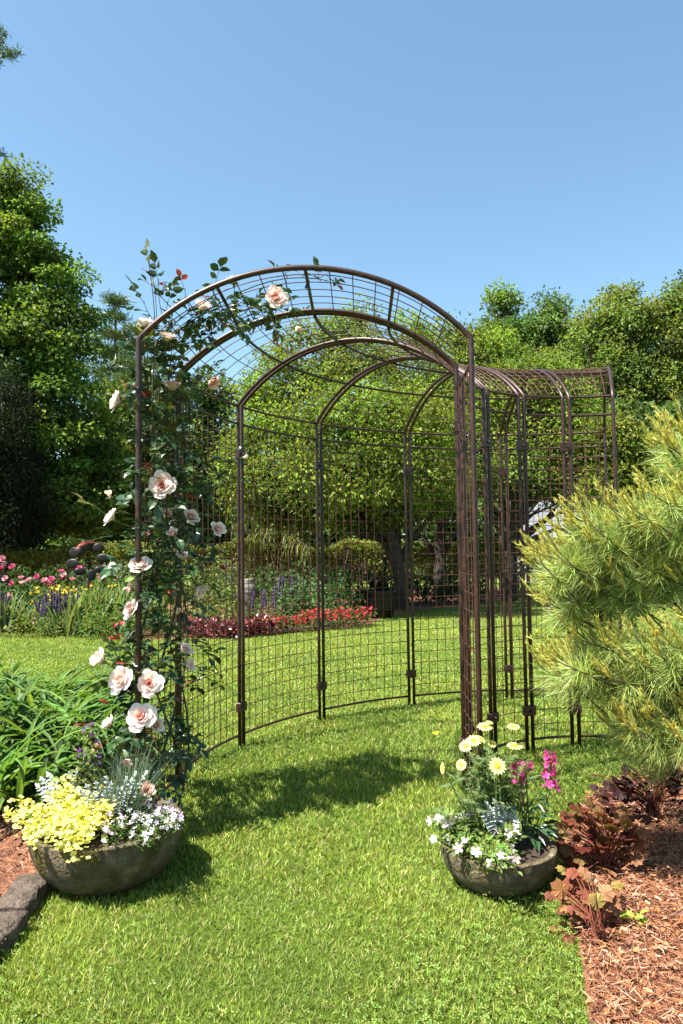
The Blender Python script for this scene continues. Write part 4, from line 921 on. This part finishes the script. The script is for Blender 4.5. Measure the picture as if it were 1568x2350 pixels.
def fartree(lab, px, y, lst, col, ncl, leaf=.2):
    tree('broadleaf_tree', lab, g0(px, y), .28, lobes_px(y, lst), int(ncl*1.25), 105, leaf, col, .8, .6, .55, group=FG, shell=.3, cvar=.42)
fartree('feathery pointed tree at the left of the right skyline', 1150, 36, [(1150, 705, 28, 38), (1135, 760, 55, 50), (1165, 830, 80, 80), (1140, 930, 90, 90)], (.15, .235, .055), 130)
fartree('dark green tree second from the left of the right skyline', 1250, 38, [(1255, 710, 32, 42), (1230, 760, 50, 45), (1265, 800, 75, 80), (1250, 920, 90, 100)], (.12, .205, .055), 150)
fartree('rounded tree in the middle of the right skyline', 1345, 37, [(1340, 790, 55, 55), (1330, 870, 80, 90), (1360, 970, 90, 90)], (.17, .24, .055), 130)
fartree('tall broad maple like tree with forked limbs on the right skyline', 1420, 34, [(1385, 715, 45, 40), (1430, 700, 45, 40), (1400, 780, 75, 65), (1460, 760, 60, 60), (1420, 880, 95, 90), (1480, 870, 60, 70), (1440, 990, 110, 70)], (.185, .25, .05), 190, .19)
fartree('big tree running off the right picture edge', 1555, 34, [(1510, 735, 45, 50), (1560, 710, 55, 55), (1620, 690, 70, 80), (1550, 820, 85, 80), (1620, 850, 110, 130), (1540, 960, 80, 90), (1580, 1060, 110, 70)], (.185, .25, .05), 235, .19)
def weeping(label, c, H_, R, n, col):
    c = np.asarray(c, float); t = thing('weeping_conifer', label, 'conifer', c); tr = MB(); b = MB()
    tr.tube([c, c+np.array([.05, 0, H_*.6]), c+np.array([.3, 0, H_])], [.08, .06, .02], 7)
    for k in range(26):
        a = rng.random()*2*PI; z = H_*rng.uniform(.35, 1); r_ = R*rng.uniform(.4, 1)
        e = c+np.array([r_*math.cos(a), r_*math.sin(a), z-.25*r_]); s_ = c+np.array([.1, 0, z]); m_ = (s_+e)/2+np.array([0, 0, .2])
        pts = [s_*(1-u)**2+m_*2*u*(1-u)+e*u*u for u in np.linspace(0, 1, 8)]; tr.tube(pts, .015, 4)
        for p in pts[2:]:
            nn = n; P = np.tile(p, (nn, 1))+rng.normal(0, .07, (nn, 3)); b.straps(P, rng.random(nn)*2*PI, rng.uniform(.2, .55, nn), np.full(nn, .035), np.full(nn, -.9), np.full(nn, -1.5), vary(col, nn, .25), 3, .1)
    tr.build('trunk', BARK, t, True); b.build('crown', LEAF, t)
weeping('weeping conifer with drooping yellowish sprays behind the hedge', g0(640, 17.5), 2.9, 1.3, 9, (.16, .19, .05))
# wood behind everything, one mass
b = MB(); n = 62000; x = rng.uniform(-22, 26, n); zt = 4.6+1.1*np.sin(x*.7)+.6*np.sin(x*1.9+1); zt = np.where(x > 9, zt+1.5, zt)
zt = np.where((x > -8.5) & (x < -4.2), zt*.80, zt)
z = zt*rng.random(n)**1.05; y = 29+2.4*np.sin(x*.9)*.6+rng.normal(0, .9, n)
y = np.where((x > 4) & (x < 11), y+4, y)
cl = 1+.35*sm(x*1.0, z*1.6, 2.3)+.2*sm(x, z, 5.1, 1.)
b.scatter(T_diamond(.6, .16, .14), np.stack([x, y, z], 1), rdir(n), np.array([0, -.4, .7])+rdir(n)*.7, rng.uniform(.22, .42, n), np.clip(np.array([.085, .14, .035])*cl[:, None]*(1+.25*rng.normal(0, 1, (n, 1))), .008, .4))
tag(b.build('woodland_foliage', LEAF), 'dark wood edge filling the gap behind the garden trees', 'woods', kind='stuff')
# ------------------------------------------------------------------ hedge
def hedge(label, xs, y0, h, d, n, col):
    t = thing('hedge', label, 'hedge', ((xs[0]+xs[1])/2, y0+2.3, 0)); s_ = MB(); b = MB()
    x = rng.uniform(xs[0], xs[1], n); u = rng.random(n)
    y0 = y0+(x-xs[0])*.31; top = h*(1+.07*np.sin(x*2.1)+.05*np.sin(x*5.3+1)); zz = top*np.where(u < .45, .8+.2*rng.random(n), .25+.75*rng.random(n)**.8)
    yy = y0+np.where(u < .45, rng.uniform(-d, d, n), -d+np.abs(rng.normal(0, .16, n)))+.1*np.sin(x*3)
    bare = (zz < top*.72) & ((sm(x, zz, 1.7, .5) > .3) | ((x > -3.2) & (x < -.4))); k = ~bare | (rng.random(n) < .22); x, yy, zz = x[k], yy[k], zz[k]; n = len(x)
    b.scatter(T_diamond(.55, .15, .1), np.stack([x, yy, zz], 1), rdir(n), np.array([0, -.35, .9])+rdir(n)*.7, rng.uniform(.06, .105, n), np.clip(np.array(col)*(1+.25*rng.normal(0, 1, (n, 1)))*(1+.2*sm(x, zz, 3.)[:, None]), .01, .5))
    for k in range(700):
        xx = rng.uniform(xs[0], xs[1]); yb = 15.0+(xx-xs[0])*.31+rng.uniform(-d, d*.6); hh = h*rng.uniform(.6, .98)
        s_.tube([(xx, yb, 0), (xx+rng.normal(0, .06), yb+rng.normal(0, .04), hh*.5), (xx+rng.normal(0, .14), yb-.06+rng.normal(0, .07), hh)], [.011, .008, .004], 4, np.array([.27, .2, .14])*rng.uniform(.6, 1.3), False)
    s_.build('stems', TWIG, t); b.build('foliage', LEAF, t)
hedge('long loose hedge with brown stems showing, behind the flower bed', (-9.5, 6.5), 15.0, 1.33, .55, 36000, (.2, .235, .04))
# ------------------------------------------------------------------ white house behind the trees
def house():
    y0 = 24.; x0 = at(1222, 1265, y0)[0]; x1 = x0+5.2; zb, ze, zr = 0., 1.55, 2.75
    WHITE = noisemat('white_siding', [(.3, (.5, .5, .5)), (.7, (.62, .62, .62))], 3, 4, .6)
    ROOF = noisemat('pale_roof', [(.3, (.13, .14, .155)), (.7, (.19, .20, .22))], 20, 6, .6, .2, 30)
    t = thing('white_house', 'low white clapboard house half hidden behind trees and pine', 'house', ((x0+x1)/2, y0+1.8, 0))
    b = MB(); nb = 13; V = []
    for k in range(nb):   # lapped clapboards on the front
        za, zc = zb+(ze-zb)*k/nb, zb+(ze-zb)*(k+1)/nb; m_ = len(V)
        b.add([(x0, y0-.025, za), (x1, y0-.025, za), (x1, y0-.003, zc), (x0, y0-.003, zc)], None, [[0, 1, 2, 3]])
        b.add([(x0, y0-.025, za), (x1, y0-.025, za), (x1, y0-.003, za), (x0, y0-.003, za)], None, [[3, 2, 1, 0]])
    b.add([(x0, y0, 0), (x0, y0+3.6, 0), (x0, y0+3.6, ze), (x0, y0+1.8, zr-.05), (x0, y0, ze), (x1, y0, 0), (x1, y0+3.6, 0), (x1, y0+3.6, ze), (x1, y0+1.8, zr-.05), (x1, y0, ze)], [[2, 3, 4], [7, 9, 8]], [[0, 4, 2, 1], [5, 6, 7, 9], [1, 2, 7, 6]])
    b.build('wall', WHITE, t)
    b = MB()
    for sg, ya, yb in ((0, y0-.3, y0+1.8), (1, y0+3.9, y0+1.8)):
        b.add([(x0-.25, ya, ze-.12), (x1+.25, ya, ze-.12), (x1+.25, yb, zr+.06), (x0-.25, yb, zr+.06), (x0-.25, ya, ze-.04), (x1+.25, ya, ze-.04), (x1+.25, yb, zr+.14), (x0-.25, yb, zr+.14)], None, [[4, 5, 6, 7], [3, 2, 1, 0], [0, 1, 5, 4], [1, 2, 6, 5], [3, 0, 4, 7]])
    b.build('roof', ROOF, t)
    b = MB(); b.box((x0+.05, y0-.04, ze/2-.01), .11, .05, ze-.1); b.box((x0+.75, y0-.04, .85), .07, .05, 1.1); b.box((x0+1.35, y0-.04, .85), .07, .05, 1.1); b.box((x0+1.05, y0-.04, 1.43), .66, .05, .07); b.box((x0+1.05, y0-.045, .3), .7, .06, .06); b.build('trim', WHITE, t)
    b = MB(); b.box((x0+1.05, y0-.03, .86), .52, .012, 1.06); GL = noisemat('window_glass', [(.3, (.04, .06, .06)), (.7, (.09, .12, .12))], 2, 2, .12); b.build('window', GL, t)
house()
# ------------------------------------------------------------------ far flower bed
gp = lambda px, y: at(px, 1265, y)[0]
def bp(px, y, z=0.01): return np.array([gp(px, y), y, z])
PG = 'pink peonies in the far bed'
def blob(): 
    b = MB(); r_ = random.Random(3)
    for i in range(16):
        f = i/15; V = petal(.1+.8*f, .7+.4*f, 1-f, .15*f, i*2.4, 50+i); b.grid(V[::2, ::2], np.array([1, 1, 1.])*(.8+.3*f))
    return b
PB = blob()
def peony(label, px, y, rx, h, fl, n=430):
    c = bp(px, y); t = leafy('peony', label, 'peony', c, rx, rx*.8, h, n, .11, (.06, .125, .03), .34, None, PG, .2, 14)
    for fx, fy, cidx in fl:
        p = at(fx, fy, y-rx*.55); col = [(.55, .10, .22), (.66, .26, .32), (.72, .44, .46), (.40, .02, .08)][cidx]
        b = MB(); R0 = rng.uniform(.075, .10); V = np.concatenate(PB.V)*R0; T = np.concatenate(PB.Q); a_ = rng.normal(-.5, .45); V = np.stack([V[:, 0], V[:, 1]*math.cos(a_)+V[:, 2]*math.sin(a_), -V[:, 1]*math.sin(a_)+V[:, 2]*math.cos(a_)], 1)+p
        f = np.linalg.norm(V-p, axis=1)/R0
        b.add(V, None, T, np.clip(np.array(col)*np.concatenate(PB.C)*rng.uniform(.85, 1.15), 0, .9)); b.build('peony_bloom', PETAL, t, True)
    return t
peony('peony clump with pink blooms cut by the left picture edge', -5, 11.8, .75, .88, [(8, 1285, 1), (12, 1298, 2), (30, 1305, 0), (14, 1330, 2), (20, 1372, 1), (2, 1310, 3), (28, 1342, 0)])
peony('peony clump with many pink blooms behind the yellow flowers', 85, 11.7, .8, .82, [(48, 1330, 1), (52, 1342, 2), (66, 1335, 1), (86, 1328, 0), (103, 1338, 1), (112, 1345, 0), (126, 1346, 1), (120, 1335, 0), (124, 1366, 1)])
peony('peony clump with the darkest pink blooms under the wind spinner', 160, 11.9, .8, .85, [(140, 1315, 0), (148, 1322, 2), (146, 1332, 3), (166, 1334, 1), (184, 1310, 0), (233, 1325, 0), (206, 1348, 3)])
peony('peony clump with two pale pink blooms beside the rose covered post', 275, 11.9, .8, .85, [(268, 1330, 2), (300, 1345, 2), (297, 1356, 1)])
# yellow loosestrife
YE = (.72, .56, .03)
for px, y, r, lab in ((165, 11.0, .5, 'yellow flowered plant left of the iris leaves'), (118, 11.0, .45, 'yellow flowered plant farther left below the peonies'), (235, 11.3, .45, 'yellow flowered plant half behind the iris leaves')):
    leafy('loosestrife', lab, 'flowers', bp(px, y), r, .4, .62, 300, .07, (.12, .19, .035), .35, None, 'yellow flowered plants in the far bed', .4, 12, fl=(64, [YE, (.62, .44, .02)], .044, .45, T_flower(5, .1, (1, .9, .5), .1, .8), 'blossoms'))
# iris sword leaves
for px, y, n, L, lab in ((195, 10.4, 110, (.45, .75), 'iris clump with grey green sword leaves nearest the mulch'), (235, 10.7, 130, (.5, .8), 'iris clump with grey green sword leaves in the middle of the bed'), (290, 11.0, 120, (.5, .8), 'iris clump with sword leaves beside the rose covered post'), (265, 12.9, 120, (.8, 1.05), 'taller iris clump standing behind the peonies'), (330, 13.0, 110, (.8, 1.0), 'taller iris clump behind the roses'), (12, 10.9, 80, (.45, .7), 'iris clump with silvery sword leaves at the left picture edge')):
    strapclump('iris', lab, 'iris', bp(px, y), n, L, .045, (.2, .28, .10), (1.15, 1.5), (.6, 1.35), .2, 4, 'iris clumps in the far bed', None, .12)
# purple salvia
def salvia(label, px, y, w_, h, n=26, col=(.085, .06, .12), group='purple salvias in the far bed'):
    c = bp(px, y); t = leafy('salvia', label, 'flowers', c, w_, w_*.8, h*.62, 260, .055, (.10, .16, .05), .35, None, group, .5, 8)
    for k in range(n):
        b = MB(); q = c+np.array([rng.uniform(-w_, w_)*.9, rng.uniform(-w_, w_)*.7, h*.5]); e = q+np.array([rng.normal(0, .03), rng.normal(0, .03), h*rng.uniform(.3, .55)]); m_ = 34; u = rng.random((m_, 1)); b.tube([q, e], .012, 4, col)
        b.scatter(T_diamond(.6), q+(e-q)*u+rng.normal(0, .012, (m_, 3)), rdir(m_), rdir(m_), np.full(m_, .03), vary(col, m_, .25)); b.build('flower_spike', PETAL, t)
salvia('purple salvia at the mulch gap left of the round mound', 140, 10.5, .3, .62, 18)
salvia('smaller purple salvia farther left by the pale ground cover', 108, 10.6, .2, .5, 14)
salvia('purple salvia at the very left edge', 2, 10.8, .2, .55, 12)
salvia('violet flowered plant behind the terracotta pot', 600, 10.5, .38, .62, 8, (.10, .06, .15))
salvia('violet flowered plant left of the second double post', 655, 11.6, .3, .8, 6, (.10, .06, .15))
salvia('lavender flowered plant beside the hedge behind the roses', 530, 13.3, .3, 1.0, 7, (.15, .11, .19))
leafy('leafy_mound', 'rounded fresh green mound at the lawn edge left of the roses', 'plant', bp(262, 9.9), .48, .4, .4, 1500, .045, (.14, .22, .035), .45)
leafy('leafy_mound', 'rounded fresh green mound hidden partly by the rose covered post', 'plant', bp(335, 10.0), .45, .4, .42, 1200, .045, (.13, .21, .035), .45)
leafy('leafy_mound', 'pale yellow green low mound at the left lawn edge', 'plant', bp(85, 10.75), .42, .35, .24, 800, .05, (.2, .26, .05), .5, fl=(14, [(.7, .35, .4)], .04, .5, None, 'blossoms'))
leafy('leafy_mound', 'pale yellow green low mound cut by the left picture edge', 'plant', bp(20, 11.1), .45, .35, .28, 700, .05, (.21, .27, .06), .5, fl=(10, [(.7, .12, .1), (.75, .4, .45)], .045, .5, None, 'blossoms'))
leafy('leafy_mound', 'small green plant between the two pale mounds and the salvia', 'plant', bp(125, 10.3), .3, .3, .22, 420, .045, (.15, .22, .04), .5)
# shrubs seen through the wire mesh
for px, y, rx, h, n, leaf, col, lab in [(505, 10.4, .42, .62, 650, .075, (.16, .23, .05), 'pale green shrub behind the dark red foliage'), (480, 12.0, .6, 1.0, 900, .075, (.13, .2, .035), 'fresh green shrub left of the first double post'), (520, 12.5, .5, .95, 700, .08, (.15, .21, .05), 'light green shrub right behind the first double post'), (640, 11.8, .5, .75, 650, .085, (.06, .12, .03), 'dark green shrub behind the violet flowers'), (700, 11.4, .5, .62, 650, .095, (.09, .17, .055), 'broad leaved green plant behind the red flowers'), (760, 12.2, .6, .78, 800, .09, (.06, .13, .045), 'bluish green shrub right of the second double post'), (820, 12.6, .6, .7, 700, .09, (.045, .1, .03), 'dark green shrub left of the crabapple trunk'), (600, 12.9, .5, .8, 600, .08, (.07, .13, .03), 'mid green shrub right of the clay urn'), (690, 13.2, .6, .85, 700, .085, (.06, .11, .03), 'shrub at the foot of the hedge behind the bluish shrub'), (400, 11.6, .6, .95, 900, .075, (.12, .19, .035), 'green shrub hidden behind the roses'), (960, 15.2, .6, .5, 500, .12, (.035, .075, .025), 'dark low shrub between the two crabapple trunks'), (1060, 15.6, .6, .5, 500, .12, (.035, .07, .025), 'dark low shrub right of the second crabapple trunk'), (880, 14.8, .55, .55, 500, .11, (.035, .075, .025), 'dark low shrub left behind the first crabapple trunk')]:
    leafy('shrub', lab, 'shrub', bp(px, y), rx, rx*.8, h, n, leaf, col, .42, None, 'green shrubs in the far bed')
# dark red foliage
for px, y, lab in ((470, 9.75, 'dark red leaved coleus at the left end of its row'), (505, 9.7, 'dark red leaved coleus second in its row'), (540, 9.75, 'dark red leaved coleus by the first double post'), (578, 9.9, 'dark red leaved coleus in front of the terracotta pot'), (600, 9.95, 'dark red leaved coleus touching the red flowers'), (440, 9.9, 'dark red leaved coleus behind the lower roses')):
    leafy('coleus', lab, 'plant', bp(px, y), .22, .18, .22, 150, .075, (.14, .025, .03), .6, GLOSS, 'dark red coleus along the lawn', .3, 4)
# red bedding
i = 0
for px, y in [(615, 10.1), (640, 10.15), (665, 10.25), (690, 10.3), (630, 10.35), (660, 10.5), (712, 10.4), (738, 10.5), (762, 10.55), (788, 10.65), (812, 10.8), (835, 11.0), (725, 10.8), (755, 10.9), (785, 11.0), (815, 11.2), (705, 10.65)]:
    leafy('red_bedding_plant', 'red flowered bedding plant in the drift along the lawn edge', 'flowers', bp(px, y), .21, .18, .2 if px < 700 else .26, 130, .05, (.07, .13, .03), .5, None, 'red bedding plants along the lawn edge', .3, 4, fl=(34, [(.42, .008, .02), (.32, .006, .018), (.5, .03, .06)], .045, .45, T_flower(5, .1, (.7, .7, .7), .15, .8), 'blossoms'))
# terracotta pot
def lathe(b, c, prof, n=24, C=(.5, .5, .5), tilt=None):
    V = np.array([[(r*math.cos(j*2*PI/n), r*math.sin(j*2*PI/n), z) for j in range(n)] for r, z in prof])
    if tilt is not None:
        ca, sa = math.cos(tilt), math.sin(tilt); V = np.stack([V[..., 0]*ca+V[..., 2]*sa, V[..., 1], -V[..., 0]*sa+V[..., 2]*ca], -1)
    b.grid(V+np.asarray(c), C, True)
c = bp(583, 9.95+.2); t = thing('terracotta_pot', 'small round terracotta pot between the red foliage and the red flowers', 'pot', c); b = MB()
lathe(b, c, [(0, 0), (.09, 0), (.14, .05), (.155, .11), (.14, .16), (.15, .165), (.155, .185), (.14, .19), (.13, .17), (.1, .15), (0, .15)]); b.build('pot', TERRA, t, True)
b = MB(); lathe(b, c, [(0, .155), (.06, .157), (.125, .152)]); b.build('soil', SOIL, t, True)
# weathered urn lying tilted
c = bp(566, 11.9, .42); t = thing('clay_urn', 'weathered pale clay urn beside the first double post', 'urn', (c[0], c[1], 0)); b = MB()
lathe(b, c, [(0, -.42), (.1, -.42), (.11, -.38), (.12, -.2), (.145, -.1), (.165, 0), (.17, .1), (.15, .19), (.11, .25), (.12, .28), (.1, .285), (.09, .24), (0, .2)], 28); b.build('urn_body', CLAY, t, True)
b = MB()
for z in (-.02, .07, .15): lathe(b, c, [(.172-.06*max(0, z-.08), z), (.178-.06*max(0, z-.08), z+.006), (.172-.06*max(0, z-.08), z+.012)], 28)
b.build('raised_band', CLAY, t, True)
# wind spinner
def spinner():
    y = 10.6; c = bp(202, y); t = thing('wind_spinner', 'black metal wind spinner with oval cups above the peonies', 'wind spinner', c); b = MB(); hub = at(204, 1298, y)
    b.tube([c, (hub[0], y, hub[2])], .011, 8); b.tube([hub, hub+np.array([0, -.08, 0])], .016, 8); b.build('pole', BLACK, t, True)
    for px, py, rx, rz, yaw in [(195, 1252, 12, 15, .3), (207, 1252, 11, 15, .6), (184, 1266, 14, 11, .2), (171, 1268, 17, 14, -.3), (166, 1293, 18, 12, -.2), (184, 1312, 15, 10, .4), (210, 1320, 11, 15, .2), (228, 1308, 12, 9, .3), (238, 1305, 15, 10, -.2), (239, 1281, 20, 12, .1), (226, 1258, 15, 13, .2)]:
        p = at(px, py, y-.06); k = .86*y/FPX; b = MB(); V = np.zeros((5, 18, 3))
        for i in range(5):
            a = i/4*PI/2
            for j in range(18):
                q = j*2*PI/18; lx, lz = rx*k*math.sin(a)*math.cos(q), rz*k*math.sin(a)*math.sin(q); dp = -.014*math.cos(a)
                V[i, j] = (p[0]+lx*math.cos(yaw)-dp*math.sin(yaw), p[1]+lx*math.sin(yaw)+dp*math.cos(yaw), p[2]+lz)
        b.grid(V, wrap=True); b.grid(V*1.0+np.array([0, .005, 0]), wrap=True)
        b.tube([hub, hub*.5+p*.5+np.array([0, .02, 0]), p+np.array([0, .006, 0])], .005, 5); b.build('cup', BLACK, t, True)
spinner()
# rusty ring ornament
c = bp(797, 12.9); t = thing('ring_ornament', 'oval twisted metal ring on a stake in front of the hedge', 'ornament', c); p = at(797, 1277, 12.9); b = MB()
for q in range(3):
    a = np.linspace(0, 2*PI, 40); b.tube(np.stack([p[0]+(.1+.008*np.cos(5*a+q*2))*np.cos(a), p[1]+.012*np.sin(5*a+q*2), p[2]+(.15+.008*np.cos(5*a+q*2))*np.sin(a)], 1), .007, 5, cap=False)
b.build('ring', RUST, t, True); b = MB(); b.tube([c, (p[0], p[1], p[2]-.15)], .008, 6); b.build('stake', RUST, t, True)
# dark big-leaved plant left of the trunk, in a dark pot
c = bp(872, 12.3); t = thing('dark_leaved_plant', 'tall dark bronze strap leaved plant in a black pot left of the crabapple trunk', 'plant', c); b = MB()
lathe(b, c, [(0, 0), (.2, 0), (.24, .2), (.27, .42), (.29, .46), (.26, .46), (.23, .4), (0, .38)]); b.build('pot', BLACK, t, True)
b = MB(); n = 26; P = np.tile(c+np.array([0, 0, .4]), (n, 1)); b.straps(P, rng.random(n)*2*PI, rng.uniform(.45, .8, n), np.full(n, .075), rng.uniform(.9, 1.45, n), rng.uniform(-.9, .5, n), vary((.03, .025, .018), n, .3), 7); b.build('leaves', GLOSS, t)
# fallen yellow petals on the lawn
c = G(1008, 1697); b = MB(); t = None; n = 5
b.scatter(T_leaf8(.5, .1, .1), np.tile([c[0], c[1], .045], (n, 1))+rng.normal(0, .006, (n, 3)), rdir(n)*np.array([1, 1, .3]), np.tile([0, -.2, 1.], (n, 1)), np.full(n, .03), vary((.75, .62, .05), n, .1))
tag(b.build('fallen_flower', PETAL), 'yellow fallen flower lying on the lawn left of the right post', 'flower')
print('polys', sum(len(o.data.polygons) for o in SC.objects if o.type == 'MESH'))
